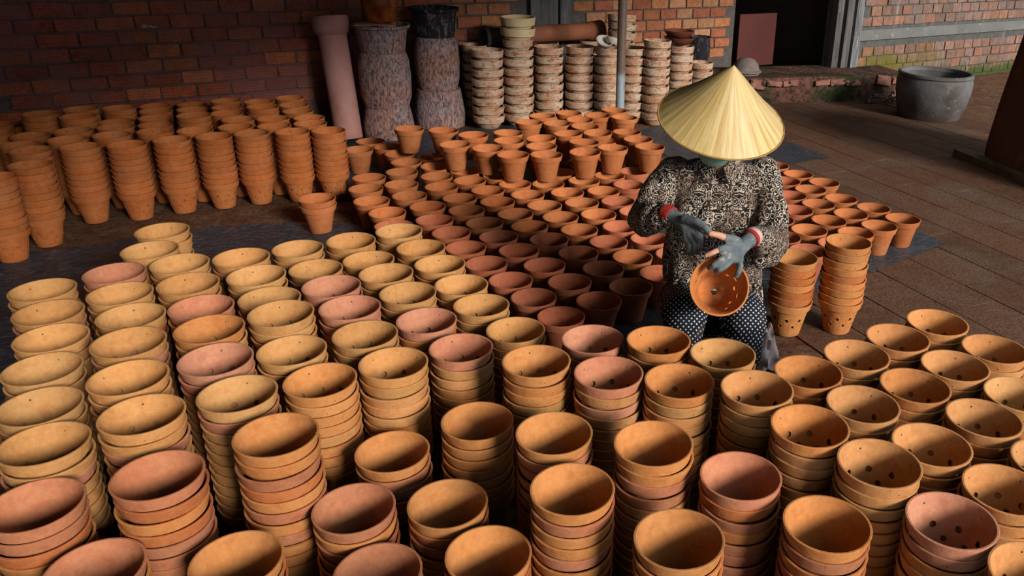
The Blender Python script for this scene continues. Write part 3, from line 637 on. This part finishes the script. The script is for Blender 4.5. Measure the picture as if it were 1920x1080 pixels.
# odds and ends on top of the stacks
bowl_p = [(.05, 0), (.075, .01), (.105, .05), (.108, .06), (.098, .06), (.07, .02), (.004, .012)]
bm_ = lathe('bowl', bowl_p, 32, False); BROWN = mat_noise('red-brown glaze', (.16, .045, .025), (.10, .03, .02), 8, .4, .4, 50, .1)
b, zt = wtop[7]
for k, (dx, dy, zz, lab) in enumerate(((-.045, .10, .0, 'lower red-brown bowl behind the rim of a whitewashed stack'), (-.06, .10, .052, 'upper brown bowl with pale inside above whitewashed stack'))):
    o = link('brown_bowl', bm_ if k == 0 else bm_.copy(), BROWN, None, (b.x + dx * .3, b.y + dy * .2, zt + .002 + zz)); o.scale = (1.15, 1.15, 1); tag(o, lab, 'bowl')
WHITE = mat_noise('white glaze', (.55, .52, .46), (.45, .38, .30), 12, .5, .4, 50, .2)
b, zt = wtop[4]
for k, (dx, sc, lab) in enumerate(((-.035, .62, 'small white bowl tipped on whitewashed stack'), (.028, .55, 'tiny white bowl leaning beside a bigger white one'))):
    o = link('white_bowl', bm_.copy(), None, None, (b.x + dx, b.y - .01, zt + .012 + .01 * k)); o.data.materials.clear(); o.data.materials.append(WHITE); o.scale = (sc, sc, sc * 1.3); o.rotation_euler = (.5 - .9 * k, .25, 0); tag(o, lab, 'bowl')
b, zt = wtop[5]
for k in range(3):
    o = bpy.data.objects.new('whitewashed_pot', w_me); COL.objects.link(o); p = wallpt(1165, 60, BK - .25); o.location = (p.x, p.y, zt + .02 + k * .06); o.scale = (.95, .95, 1); o.rotation_euler = (.06, .10, k); o.color = (.28, .12, .06, 1)
    tag(o, f'tilted whitewashed pot, {ORD[2 - k]} in the heap behind the metal pole', 'pot', 'tilted pots behind the pole')
p = wallpt(1165, 60, BK - .25)
for k in range(int(zt / HW)):
    o = bpy.data.objects.new('whitewashed_pot', w_me); COL.objects.link(o); o.location = (p.x, p.y, k * HW + .03); o.scale = (.9, .9, 1); o.rotation_euler = (0, 0, k); o.color = (.26, .09, .04, 1)
    tag(o, 'whitewashed pot of the hidden stack under the tilted heap behind pole', 'pot', 'stack under the tilted pots')
KN = 6.03; kp = wallpt(1310, 90, KN); kz1 = wallpt(1310, 68, KN).z; kz0 = wallpt(1310, 116, KN).z
ck = link('dark_crock', shell('dark_crock', [(.075, 0), (.09, .02), (.105, (kz1 - kz0) * .6), (.10, (kz1 - kz0) * .92), (.108, kz1 - kz0)], .01, SOOT, wob=rough(0, 4, .02)), SOOT, None, (kp.x, kp.y, kz0)); tag(ck, 'dark sooty crock standing behind the short whitewashed stack', 'crock')
sp = link('brick_stand', bevel_box('brick_stand', .26, .26, kz0, .01), HP, None, (kp.x, kp.y, kz0 / 2 - .001)); tag(sp, 'low clay block stand under the dark crock by back wall', 'stand')

# lidded urn beyond the straw hat
ub = ground(1394, 184); uz = zat(ub, 1392, 108)
ur_ = empty('lidded_urn', ub); tag(ur_, 'grey stone urn with domed lid by the doorway step', 'urn')
STONE = mat_noise('weathered grey clay', (.19, .155, .14), (.13, .10, .09), 12, .9, .2, 60, .3)
o = link('urn_body', solid('urn_body', [(.12, 0), (.132, .02), (.136, uz * .3), (.122, uz * .62), (.112, uz * .66)], 32), STONE, ur_)
o = link('urn_lid', solid('urn_lid', [(.132, uz * .655), (.146, uz * .67), (.144, uz * .70), (.124, uz * .72), (.108, uz * .86), (.07, uz * .97), (.02, uz)], 32), STONE, ur_)
# pole
pbz = ground(1161, 247); ptp = at(1166, 0, pbz.y)
POLE = NT('painted steel tube', .45, .5); _p = POLE.pos(); _s = POLE.n('ShaderNodeSeparateXYZ'); POLE.l(_p, _s.inputs[0])
_k = POLE.math('ADD', _s.outputs[2], POLE.math('MULTIPLY', POLE.noise(_p, 20, 4), .12))
_zb = at(1163, 140, pbz.y).z
_c = POLE.mix(POLE.ramp(POLE.math('ADD', POLE.math('MULTIPLY', POLE.math('SUBTRACT', _k, _zb + .06), 6), .5), [(.3, 0), (.7, 1)]), (.26, .30, .33), (.13, .085, .065))
_c = POLE.mix(POLE.ramp(POLE.noise(POLE.scale(_p, (1, 1, .3)), 50, 4, .7), [(.55, 0), (.66, .7)]), _c, (.06, .045, .04)); POLE.color(_c)
ph = 2.36
po = link('steel_pole', solid('steel_pole', [(.033, 0), (.033, ph)], 20), POLE.m, None, (pbz.x, pbz.y, 0)); tag(po, 'steel roof pole, grey below and brown above, among whitewashed pots', 'pole')
# big squat jar in front of the mossy wall
bl, br = ground(1700, 222), ground(1826, 219); bc = (bl + br) / 2; bR = (br - bl).length / 2 * .96; bc = ground(1762, 232); bc = bc + Vector((0, bR * .97, 0)); bz = zat(bc - Vector((0, bR, 0)), 1762, 146)
BIG = mat_noise('grey weathered crock', (.16, .165, .17), (.06, .045, .038), 3, .6, .35, 40, .3, (.18, .185, .19), 25, (.6, .75))
bj = empty('squat_water_jar', bc); tag(bj, 'large squat grey water jar standing before the mossy wall', 'jar')
o = link('jar_body', shell('jar_body', [(bR * .82, 0), (bR * .86, .02), (bR * .98, bz * .55), (bR, bz * .8), (bR * .95, bz * .91)], .025, BIG, seg=48), BIG, bj)
o = link('jar_rim', lathe('jar_rim', [(bR * .945, bz * .895), (bR * .985, bz * .93), (bR * .98, bz * .985), (bR * .94, bz), (bR * .89, bz * .99), (bR * .885, bz * .9)], 48), BIG, bj)
# sack-covered pile on boards
h0, h1 = ground(1806, 297), ground(1902, 337); hd = (h1 - h0).normalized(); hn = Vector((-hd.y, hd.x, 0)); hn = hn if hn.x > 0 else -hn
BUR = mat_noise('brown sacking', (.15, .065, .036), (.12, .05, .028), 4, .95, .1, 90, .5, (.18, .085, .048), 6, (.6, .75), (1, 1, .4))
hroot = empty('covered_pile', h0 + hd * .6 + hn * .45); tag(hroot, 'tall pile covered with dark brown sacking on low boards', 'pile')
hz = zat(h0, 1850, 70); bmx = bmesh.new(); N1, N2 = 44, 26; rings = []
for j in range(N2 + 1):
    f_ = j / N2; ring = []
    for i in range(N1):
        a = 2 * math.pi * i / N1; ca, sa_ = math.cos(a), math.sin(a); e = .38
        sx = math.copysign(abs(ca) ** e, ca); sy = math.copysign(abs(sa_) ** e, sa_)
        taper = 1 - .14 * f_ ** 1.3
        w_ = .025 * noise.noise(Vector((a * 2.2, f_ * 1.3, 1))) + .012 * noise.noise(Vector((a * 7, f_ * 3, 5)))
        top = hz * f_ + (.05 * noise.noise(Vector((ca * 1.5, sa_ * 1.5, 3))) if j == N2 else 0)
        p = h0 + hd * (.62 + sx * (.58 * taper + w_)) + hn * (.46 + sy * (.42 * taper + w_)); ring.append(bmx.verts.new((p.x, p.y, .05 + top)))
    rings.append(ring)
for j in range(N2):
    for i in range(N1): bmx.faces.new((rings[j][i], rings[j][(i + 1) % N1], rings[j + 1][(i + 1) % N1], rings[j + 1][i]))
cen = sum((v.co for v in rings[-1]), Vector()) / N1; cv = bmx.verts.new(cen + Vector((0, 0, .05)))
for i in range(N1): bmx.faces.new((rings[-1][i], rings[-1][(i + 1) % N1], cv))
bmx.faces.new(rings[0]); me = bpy.data.meshes.new('sacking'); bmx.to_mesh(me); bmx.free(); finish(me, 60); wlink('sacking', me, BUR, hroot)
WOOD = mat_noise('old board', (.16, .09, .05), (.09, .05, .03), 5, .85, .2, 60, .4, None, 1, (0, 1), (6, 1, 1))
for k, off in enumerate((-.035, .5, .93)):
    p = h0 - hd * .08 + hn * off; q = h0 + hd * 1.36 + hn * off; wlink('board', quadbox('board', [p, q, q + hn * .1, p + hn * .1], 0, .052), WOOD, hroot)
STRAW = mat_noise('dry straw mat', (.30, .20, .06), (.20, .12, .04), 9, .9, .2, 70, .4)
cpt = cen + Vector((0, 0, .055)); me = bevel_box('straw_flap', .7, .5, .02, .004, 1, .02); o = link('straw_flap', me, STRAW); o.matrix_world = Matrix.Translation(cpt) @ Matrix.Rotation(math.atan2(hd.y, hd.x), 4, 'Z') @ Matrix.Rotation(.08, 4, 'X'); child_world(o, hroot)
# rubble and leaf litter by the wall
RUB = mat_noise('pale rubble', (.36, .26, .22), (.16, .10, .09), 30, .9, .2, 80, .4)
R = random.Random(9); v_, f_ = [], []
for i in range(120):
    p = ground(R.uniform(1622, 1694), R.uniform(172, 194)); s_ = R.uniform(.012, .04); b_ = len(v_)
    vv, ff = box_vf(s_, s_ * R.uniform(.5, 1), s_ * R.uniform(.4, .8), (p.x, p.y, s_ * .25 + abs(R.gauss(0, .025))), s_ * .2, R); v_ += vv; f_ += [tuple(k + b_ for k in q) for q in ff]
tag(link('rubble', mesh('rubble', v_, f_, smooth=False), RUB), 'small heap of pale brick rubble beside the mossy step', 'rubble', None, 'stuff')
GRN = mat_noise('low weeds', (.035, .07, .018), (.02, .035, .01), 9, .8)
v_, f_ = [], []
for i in range(900):
    X = R.uniform(1470, 1612); p = ground(X, R.uniform(176, 188)) + Vector((0, R.uniform(0, .05), 0)); a = R.uniform(0, 6.28); L = R.uniform(.03, .11); wdt = R.uniform(.006, .014)
    d_ = Vector((math.cos(a), math.sin(a), 0)); b_ = len(v_); tip = p + d_ * L * .6 + Vector((0, 0, L)); s_ = Vector((-d_.y, d_.x, 0)) * wdt
    v_ += [p - s_, p + s_, p + d_ * L * .3 + s_ * .9 + Vector((0, 0, L * .65)), tip, p + d_ * L * .3 - s_ * .9 + Vector((0, 0, L * .65))]; f_.append((b_, b_ + 1, b_ + 2, b_ + 3, b_ + 4))
tag(link('weeds', mesh('weeds', v_, f_), GRN), 'low green weeds growing along the foot of mossy step', 'weeds', None, 'stuff')

# ================================================================ the worker
def capsule(v, f, p0, r0, p1, r1, seg=14, flat=None):
    p0, p1 = Vector(p0), Vector(p1); ax = p1 - p0; L = max(ax.length, 1e-5); z = ax.normalized()
    x = z.orthogonal().normalized() if flat is None else (flat - z * flat.dot(z)).normalized(); y = z.cross(x); b = len(v); rows = []
    for i in range(1, 5): t = -math.pi / 2 + i * math.pi / 10; rows.append((p0 + z * r0 * math.sin(t), r0 * math.cos(t)))
    rows.append((p0, r0)); rows.append((p1, r1))
    for i in range(1, 5): t = i * math.pi / 10; rows.append((p1 + z * r1 * math.sin(t), r1 * math.cos(t)))
    for c, r in rows:
        for j in range(seg): t = 2 * math.pi * j / seg; v.append(c + x * (r * math.cos(t)) + y * (r * math.sin(t)))
    v.append(p0 - z * r0); v.append(p1 + z * r1); n = len(rows)
    for i in range(n - 1):
        for j in range(seg): f.append((b + i * seg + j, b + i * seg + (j + 1) % seg, b + (i + 1) * seg + (j + 1) % seg, b + (i + 1) * seg + j))
    for j in range(seg): f.append((b + n * seg, b + (j + 1) % seg, b + j)); f.append((b + n * seg + 1, b + (n - 1) * seg + j, b + (n - 1) * seg + (j + 1) % seg))
def chain(v, f, pts):
    for (p, r), (q, s) in zip(pts[:-1], pts[1:]): capsule(v, f, p, r, q, s)
def ellipsoid(v, f, c, rx, ry, rz, rot=None, n=20, m=12):
    b = len(v); M = rot or Matrix.Identity(3); c = Vector(c)
    for i in range(1, m):
        t = -math.pi / 2 + math.pi * i / m
        for j in range(n): a = 2 * math.pi * j / n; v.append(c + M @ Vector((rx * math.cos(t) * math.cos(a), ry * math.cos(t) * math.sin(a), rz * math.sin(t))))
    v.append(c + M @ Vector((0, 0, -rz))); v.append(c + M @ Vector((0, 0, rz)))
    for i in range(m - 2):
        for j in range(n): f.append((b + i * n + j, b + i * n + (j + 1) % n, b + (i + 1) * n + (j + 1) % n, b + (i + 1) * n + j))
    k = b + (m - 1) * n
    for j in range(n): f.append((k, b + (j + 1) % n, b + j)); f.append((k + 1, b + (m - 2) * n + j, b + (m - 2) * n + (j + 1) % n))
def loft(v, f, rings, n=36):
    b = len(v)
    for (c, hw, hd, sq) in rings:
        for j in range(n):
            a = 2 * math.pi * j / n; ca, sa = math.cos(a), math.sin(a)
            v.append(Vector(c) + Vector((hw * math.copysign(abs(ca) ** sq, ca), hd * math.copysign(abs(sa) ** sq, sa), 0)))
    for i in range(len(rings) - 1):
        for j in range(n): f.append((b + i * n + j, b + i * n + (j + 1) % n, b + (i + 1) * n + (j + 1) % n, b + (i + 1) * n + j))
    f.append([b + j for j in range(n)][::-1]); f.append([b + (len(rings) - 1) * n + j for j in range(n)])
def blob(name, v, f, voxel, smooth=6, disp=None):
    me = bpy.data.meshes.new(name); me.from_pydata([tuple(p) for p in v], [], f)
    bm = bmesh.new(); bm.from_mesh(me); bmesh.ops.recalc_face_normals(bm, faces=bm.faces[:]); bm.to_mesh(me); bm.free()
    def mods(o):
        r = o.modifiers.new('r', 'REMESH'); r.mode = 'VOXEL'; r.voxel_size = voxel
        s = o.modifiers.new('s', 'SMOOTH'); s.factor = .5; s.iterations = smooth
    r = evaluated(me, mods)
    if disp:
        nr = [Vector(x.vector) for x in r.vertex_normals]; 
        for vv, n_ in zip(r.vertices, nr): vv.co += n_ * disp(vv.co)
    r.polygons.foreach_set('use_smooth', [True] * len(r.polygons)); r.update(); r.name = name; r.materials.clear(); return r
root = empty('person', (.255, 2.62, 0)); tag(root, 'seated worker in patterned shirt, straw cone hat and grey gloves holding a pot', 'person')
SKIN = NT('skin', .55, .35); SKIN.b.inputs['Subsurface Weight'].default_value = .1; SKIN.color((.62, .30, .20)); SKIN = SKIN.m
hatc = at(1352, 225, 2.70); hax = Vector((.1, -math.sin(math.radians(22)), math.cos(math.radians(22)))).normalized()
headc = hatc - hax * .045; HR = hax.to_track_quat('Z', 'Y').to_matrix()
facing = Vector((-.05, -.94, -.33)).normalized()
# hands: chains of joints, her right hand (R) and her left hand (H)
wR, wH = at(1257, 403, 2.535), at(1408, 447, 2.43)
handR = dict(palm=[(1266, 408, 2.52), (1288, 424, 2.475)], knuck=[(1303, 427, 2.455), (1301, 436, 2.445), (1295, 444, 2.445), (1287, 449, 2.45)],
             f=[[(1313, 441, 2.425), (1314, 456, 2.42), (1311, 466, 2.425)], [(1312, 450, 2.415), (1311, 464, 2.415), (1306, 472, 2.425)], [(1304, 458, 2.42), (1302, 470, 2.42), (1297, 475, 2.43)], [(1294, 461, 2.43), (1291, 470, 2.43), (1287, 473, 2.44)]],
             th=[(1284, 411, 2.47), (1307, 416, 2.435), (1323, 427, 2.415), (1331, 436, 2.41)])
handH = dict(palm=[(1402, 452, 2.415), (1384, 468, 2.35)], knuck=[(1364, 464, 2.315), (1364, 477, 2.305), (1372, 486, 2.305), (1386, 490, 2.32)],
             f=[[(1349, 468, 2.295), (1335, 474, 2.285), (1324, 479, 2.285)], [(1350, 489, 2.275), (1339, 497, 2.27), (1331, 502, 2.28)], [(1359, 499, 2.275), (1350, 505, 2.272), (1343, 509, 2.283)], [(1388, 501, 2.29), (1385, 510, 2.285), (1381, 517, 2.29)]],
             th=[(1381, 452, 2.35), (1361, 446, 2.325), (1344, 440, 2.315), (1332, 438, 2.31)])
def hand_geo(v, f, w, h, dr, cut=(), only=None):
    pc = [at(*q) for q in h['palm']]; kn = [at(*q) for q in h['knuck']]
    if only is None:
        chain(v, f, [(w, .023 + dr), (pc[0], .022 + dr), (pc[1], .022 + dr)])
        for i, k in enumerate(kn): chain(v, f, [(pc[0], .016 + dr), (pc[1].lerp(k, .4), .0155 + dr), (k, .0115 + dr)])
        for a, b in zip(kn[:-1], kn[1:]): capsule(v, f, a, .010 + dr, b, .010 + dr)
    rad = [.0105, .0098, .0088, .0078]
    for i, fs in enumerate(h['f']):
        pts = [(kn[i], .0112 - .0006 * i)] + [(at(*q), rad[j + 1] - .0004 * i) for j, q in enumerate(fs)]
        if i in cut: pts = pts[:2] if only is None else pts
        if only is None or i in only: chain(v, f, [(p, r + dr) for p, r in pts])
    tp = [(at(*q), r) for q, r in zip(h['th'], (.0145, .012, .0105, .0092))]
    if 'th' in cut: tp = tp[:2]
    if only is None or 'th' in only: chain(v, f, [(p, r + dr) for p, r in tp])
# body: one continuous surface
v, f = [], []
pel = Vector((.255, 2.84, .20)); shR_, shL_ = Vector((.095, 2.80, .715)), Vector((.425, 2.80, .722))
loft(v, f, [((.255, 2.84, .12), .13, .10, .9), ((.255, 2.83, .25), .145, .105, .9), ((.256, 2.81, .42), .12, .085, .9), ((.257, 2.80, .58), .14, .095, .9), ((.257, 2.80, .70), .13, .08, .9), ((.256, 2.79, .755), .06, .05, 1)])
capsule(v, f, (.256, 2.79, .73), .05, headc - hax * .06, .045)
ellipsoid(v, f, headc - hax * .015, .074, .092, .112, HR)
ellipsoid(v, f, headc + facing * .088 - hax * .03, .011, .016, .018)                      # nose
for s in (-1, 1): ellipsoid(v, f, headc + Vector((s * .076, .01, -.02)), .010, .018, .028)   # ears
ellipsoid(v, f, headc + facing * .05 - hax * .08, .033, .033, .026)                     # chin
eL, eH = at(1207, 412, 2.70), at(1447, 455, 2.64)
chain(v, f, [(shR_, .045), (eL, .036), (wR, .024)]); chain(v, f, [(shL_, .045), (eH, .036), (wH, .024)])
kR, kL = Vector((.150, 2.425, .345)), Vector((.345, 2.425, .345)); aR, aL = Vector((.150, 2.51, .06)), Vector((.365, 2.51, .06))
for hip, kn, an, x in (((.185, 2.80, .19), kR, aR, .15), ((.33, 2.80, .19), kL, aL, .365)):
    chain(v, f, [(hip, .085), (kn, .052), (an, .034)]); chain(v, f, [(an, .034), ((x, 2.46, .035), .033), ((x, 2.36, .022), .022)])
hand_geo(v, f, wR, handR, 0); hand_geo(v, f, wH, handH, 0)
body = wlink('body', blob('body', v, f, .0045, 3), SKIN, root)
EYE = NT('dark eye', .2, .5); EYE.color((.02, .015, .012)); EYE = EYE.m
for s in (-1, 1):
    v, f = [], []; ellipsoid(v, f, headc + facing * .078 + Vector((s * .031, 0, 0)) - hax * .008, .011, .008, .007); wlink('eye', mesh('eye', v, f), EYE, root)
HAIRM = NT('black hair', .5, .4); HAIRM.color((.012, .010, .009)); HAIRM = HAIRM.m
v, f = [], []; ellipsoid(v, f, headc - hax * .005 - facing * .018, .084, .094, .108, HR); capsule(v, f, headc - facing * .07 - hax * .05, .045, Vector((.262, 2.86, .74)), .03)
wlink('hair', blob('hair', v, f, .007, 4), HAIRM, root)
MASKM = mat_noise('pale green cotton', (.30, .48, .36), (.25, .42, .31), 20, .9)
v, f = [], []; ellipsoid(v, f, headc + facing * .04 - hax * .052, .058, .062, .056)
wlink('face_mask', blob('face_mask', v, f, .006, 4), MASKM, root)

# shirt
def mat_shirt():
    m = NT('printed shirt cloth', .85, .15); p = m.pos()
    q = m.scale(p, 1, (-.2565, -2.7, -.4)); s = m.n('ShaderNodeSeparateXYZ'); m.l(q, s.inputs[0])
    fx = m.math('PINGPONG', s.outputs[0], .034); fz = m.math('PINGPONG', m.math('ADD', s.outputs[2], .02), .041); fy = m.math('PINGPONG', s.outputs[1], .05)
    cb = m.n('ShaderNodeCombineXYZ'); m.l(fx, cb.inputs[0]); m.l(fy, cb.inputs[1]); m.l(fz, cb.inputs[2])
    d = m.voro(cb.outputs[0], 46, .95); w = m.math('SINE', m.math('MULTIPLY', d, 24))
    d2 = m.voro(cb.outputs[0], 120, 1.0); nz = m.noise(p, 13, 4, .6); n2 = m.noise(p, 150, 3, .7)
    k = m.math('ADD', m.math('ADD', w, m.math('MULTIPLY', m.math('SUBTRACT', d2, .45), 2.6)), m.math('MULTIPLY', m.math('SUBTRACT', n2, .5), 1.6))
    c = m.mix(m.ramp(k, [(.22, 0), (.80, 1)]), (.009, .007, .006), (.54, .45, .36))
    c = m.mix(m.ramp(nz, [(.46, 0), (.62, .6)]), c, (.07, .034, .02))
    m.color(c); m.bump(m.noise(p, 320, 2), .15, .002); return m.m
SHIRT = mat_shirt()
v, f = [], []
loft(v, f, [((.258, 2.765, .335), .185, .155, .85), ((.258, 2.77, .39), .183, .15, .85), ((.257, 2.785, .48), .172, .125, .85), ((.257, 2.79, .60), .172, .118, .82), ((.257, 2.795, .69), .172, .10, .82), ((.257, 2.80, .74), .150, .078, .9), ((.256, 2.79, .775), .075, .062, 1), ((.256, 2.785, .795), .062, .055, 1)])
chain(v, f, [(shR_ + Vector((.015, 0, 0)), .064), (shR_.lerp(eL, .5) + Vector((-.008, 0, 0)), .064), (eL, .062), (at(1232, 408, 2.60), .058), (at(1250, 404, 2.555), .045)])
chain(v, f, [(shL_ - Vector((.015, 0, 0)), .064), (shL_.lerp(eH, .5) + Vector((.008, 0, 0)), .060), (eH, .062), (at(1430, 455, 2.54), .056), (at(1417, 449, 2.465), .042)])
chain(v, f, [(at(1440, 480, 2.62), .045), (at(1425, 488, 2.58), .03)])
chain(v, f, [(Vector((.40, 2.66, .36)), .035), (Vector((.412, 2.62, .30)), .022), (Vector((.418, 2.60, .25)), .012)])   # loose hem corner
def folds(c):
    q = Vector((c.x * 9, c.y * 9, c.z * 4)); w = abs(noise.noise(q * 1.3 + Vector((3, 1, 7)))); s = noise.noise(Vector((c.x * 26, c.y * 26, c.z * 9)))
    g = -.004 * math.exp(-((c.x - .238 + .03 * (c.z - .5)) / .0045) ** 2) if c.y < 2.76 else 0
    return g - .012 * (1 - w) ** 4 + .0045 * s + .002 * noise.noise(c * 60)
shirt = wlink('shirt', blob('shirt', v, f, .0065, 4, folds), SHIRT, root)
v, f = [], []                                                            # collar and button placket
for s in (-1, 1):
    b = len(v); p = Vector((.254, 2.70, .735)); pts = [p + Vector((s * .012, .0, .03)), p + Vector((s * .055, .06, .055)), p + Vector((s * .075, .035, .022)), p + Vector((s * .030, -.018, -.012))]
    v += pts + [q + Vector((0, -.006, -.004)) for q in pts]; f += [(b, b + 1, b + 2, b + 3), (b + 4, b + 5, b + 6, b + 7)] + [(b + i, b + (i + 1) % 4, b + 4 + (i + 1) % 4, b + 4 + i) for i in range(4)]
o = wlink('collar', mesh('collar', v, f), SHIRT, root)
# trousers with white dots
def mat_dots():
    m = NT('dotted trousers', .8, .2); p = m.pos(); at_ = m.n('ShaderNodeAttribute'); at_.attribute_name = 'leg_cloth'
    d = m.voro(at_.outputs['Vector'], 74, .12); c = m.mix(m.ramp(d, [(.19, 1), (.24, 0)]), (.010, .012, .020), (.62, .64, .68))
    c = m.mix(m.ramp(m.noise(p, 11, 4), [(.58, 0), (.72, .35)]), c, (.13, .09, .06)); m.color(c); return m.m
v, f = [], []
ellipsoid(v, f, (.257, 2.82, .21), .185, .15, .13)
for hip, kn, an in (((.18, 2.80, .21), kR, aR), ((.335, 2.80, .21), kL, aL)):
    chain(v, f, [(hip, .105), (Vector(hip).lerp(kn, .55), .09), (kn, .072), (kn.lerp(an, .55) + Vector((0, -.004, 0)), .062), (an + Vector((0, 0, .035)), .052)])
trs = wlink('trousers', blob('trousers', v, f, .007, 5, lambda c: .004 * noise.noise(c * 22) + .002 * noise.noise(c * 55)), mat_dots(), root)
tm = trs.data; tm.attributes.new('leg_cloth', 'FLOAT_VECTOR', 'POINT')   # cloth coordinates of the knees and shins
for i, vt in enumerate(tm.vertices):
    c = vt.co; x_, y_ = c.x, .55 * c.y + .84 * c.z; tm.attributes['leg_cloth'].data[i].vector = ((x_ + y_) * .8, (y_ - x_) * .8, 0.0)
# gloves with bare fingertips, and their knitted cuffs
GLV = mat_noise('grey rubbed glove', (.155, .175, .185), (.09, .105, .115), 24, .75, .3, 120, .35, (.26, .27, .23), 40, (.58, .68))
v, f = [], []; hand_geo(v, f, wR, handR, .0016, cut=(0,)); wlink('glove', blob('glove', v, f, .003, 2), GLV, root)
v, f = [], []; hand_geo(v, f, wH, handH, .0016, cut=(0, 'th')); wlink('glove', blob('glove', v, f, .003, 2), GLV, root)
REDK = mat_noise('red knit', (.42, .03, .02), (.30, .02, .015), 40, .9); PINKK = mat_noise('pale pink knit', (.62, .42, .40), (.55, .30, .28), 40, .9)
def cuff(p, q, r, m):
    o = tubeobj('glove_cuff', p, q, [(r, 0), (r * 1.06, (q - p).length * .5), (r, (q - p).length), (r * .8, (q - p).length), (r * .8, 0)], m, 24); child_world(o, root)
dR = (at(1266, 408, 2.52) - wR).normalized(); cuff(wR - dR * .024, wR + dR * .006, .0285, REDK)
dH = (at(1402, 452, 2.415) - wH).normalized(); cuff(wH - dH * .022, wH - dH * .006, .030, PINKK); cuff(wH - dH * .006, wH + dH * .006, .0285, REDK)
# straw hat
def mat_straw():
    m = NT('palm leaf', .42, .45); p = m.pos('Object'); s = m.n('ShaderNodeSeparateXYZ'); m.l(p, s.inputs[0])
    a = m.math('ARCTAN2', s.outputs[1], s.outputs[0]); cb = m.n('ShaderNodeCombineXYZ'); m.l(m.math('MULTIPLY', a, 5), cb.inputs[0]); m.l(m.math('MULTIPLY', s.outputs[2], 2), cb.inputs[2])
    n1 = m.noise(cb.outputs[0], 2.6, 5, .7); cb2 = m.n('ShaderNodeCombineXYZ'); m.l(m.math('MULTIPLY', a, 40), cb2.inputs[0]); n2 = m.noise(cb2.outputs[0], 1.5, 3, .6); n3 = m.noise(p, 22, 4, .6)
    c = m.mix(m.ramp(n1, [(.36, 0), (.62, 1)]), (.50, .30, .075), (.74, .58, .27)); c = m.mix(m.ramp(n2, [(.34, .55), (.5, 0)]), c, (.36, .20, .05)); c = m.mix(m.ramp(n3, [(.58, 0), (.75, .35)]), c, (.76, .62, .34))
    m.color(c); m.bump(m.math('ADD', n1, n2), .25, .004); return m.m
STRAWH = mat_straw()
HRAD, HH = .208, .205
def pleat(a, z): return 1 + .006 * math.cos(a * 30) * min(1, (HH - z) / HH * 1.3)
outer = [(HRAD, 0), (HRAD * .985, .0025)] + [(HRAD * (1 - t) * (1 - .05 * math.sin(math.pi * t)) + .0015, HH * t) for t in [i / 14 for i in range(1, 15)]]
inner = [(max(.001, r - .004), z - .003) for r, z in reversed(outer)]
hme = lathe('straw_hat', outer + inner, 120, True, pleat, 60)
hat = link('straw_hat', hme, STRAWH); hat.matrix_world = Matrix.Translation(hatc) @ HR.to_4x4(); child_world(hat, root)
BAMB = mat_noise('bamboo hoop', (.40, .24, .07), (.30, .17, .05), 20, .5)
for k, t in enumerate((0.0, .2, .42, .64)):
    r = HRAD * (1 - t) * (1 - .05 * math.sin(math.pi * t)) + (.0008 if k == 0 else -.0055); me = lathe('hoop', [(r + .003 * math.cos(a), HH * t + .003 * math.sin(a) - (.001 if k else 0)) for a in [i * math.pi / 3 for i in range(6)]], 80)
    h_ = link('hoop', me, BAMB); h_.parent = hat
# the pot in her hands
hp0, hp1 = at(1349, 537, 2.27), at(1336, 549, 2.42); hax2 = (hp0 - hp1).normalized()
hpot = bpy.data.objects.new('perforated_pot', perf_me); COL.objects.link(hpot); hpot.matrix_world = axis_matrix(hp0 - hax2 * RIMH, hp0) @ Matrix.Rotation(.5, 4, 'Z'); hpot.color = (.60, .20, .055, 1)
tag(hpot, "orange perforated pot tilted in the worker's gloved hands, mouth outwards", 'pot')
# crumpled plastic bag by her foot
BAG = NT('pinkish white plastic', .35, .5); BAG.color((.80, .66, .64)); BAG = BAG.m
v, f = [], []; bb = ground(1432, 700, .0); 
for i in range(9):
    for j in range(9):
        s, t = i / 8 - .5, j / 8; q = Vector((s * (.05 + .10 * (1 - t)), 0, t)); v.append(Vector((bb.x - .005 + q.x, bb.y + .06 * abs(s) + .03 * noise.noise(Vector((i * .7, j * .6, 2))), t * .17 + .004 + .012 * noise.noise(Vector((i * .5, j * .5, 9))) * (t > 0))))
for i in range(8):
    for j in range(8): f.append((i * 9 + j, i * 9 + 9 + j, i * 9 + 10 + j, i * 9 + 1 + j))
nb = len(v); v += [p + Vector((0, .035 + .02 * (1 - k % 9 / 8), 0)) for k, p in enumerate(v)]; f += [tuple(nb + k for k in q) for q in f[:]]
edge = [i * 9 for i in range(9)] + [72 + j for j in range(1, 9)] + [i * 9 + 8 for i in range(7, -1, -1)] + [j for j in range(7, 0, -1)]
f += [(edge[i], edge[(i + 1) % len(edge)], nb + edge[(i + 1) % len(edge)], nb + edge[i]) for i in range(len(edge))]
tag(link('plastic_bag', mesh('plastic_bag', v, f, 70), BAG), "crumpled pinkish white plastic bag on the ground beside worker's knee", 'bag')
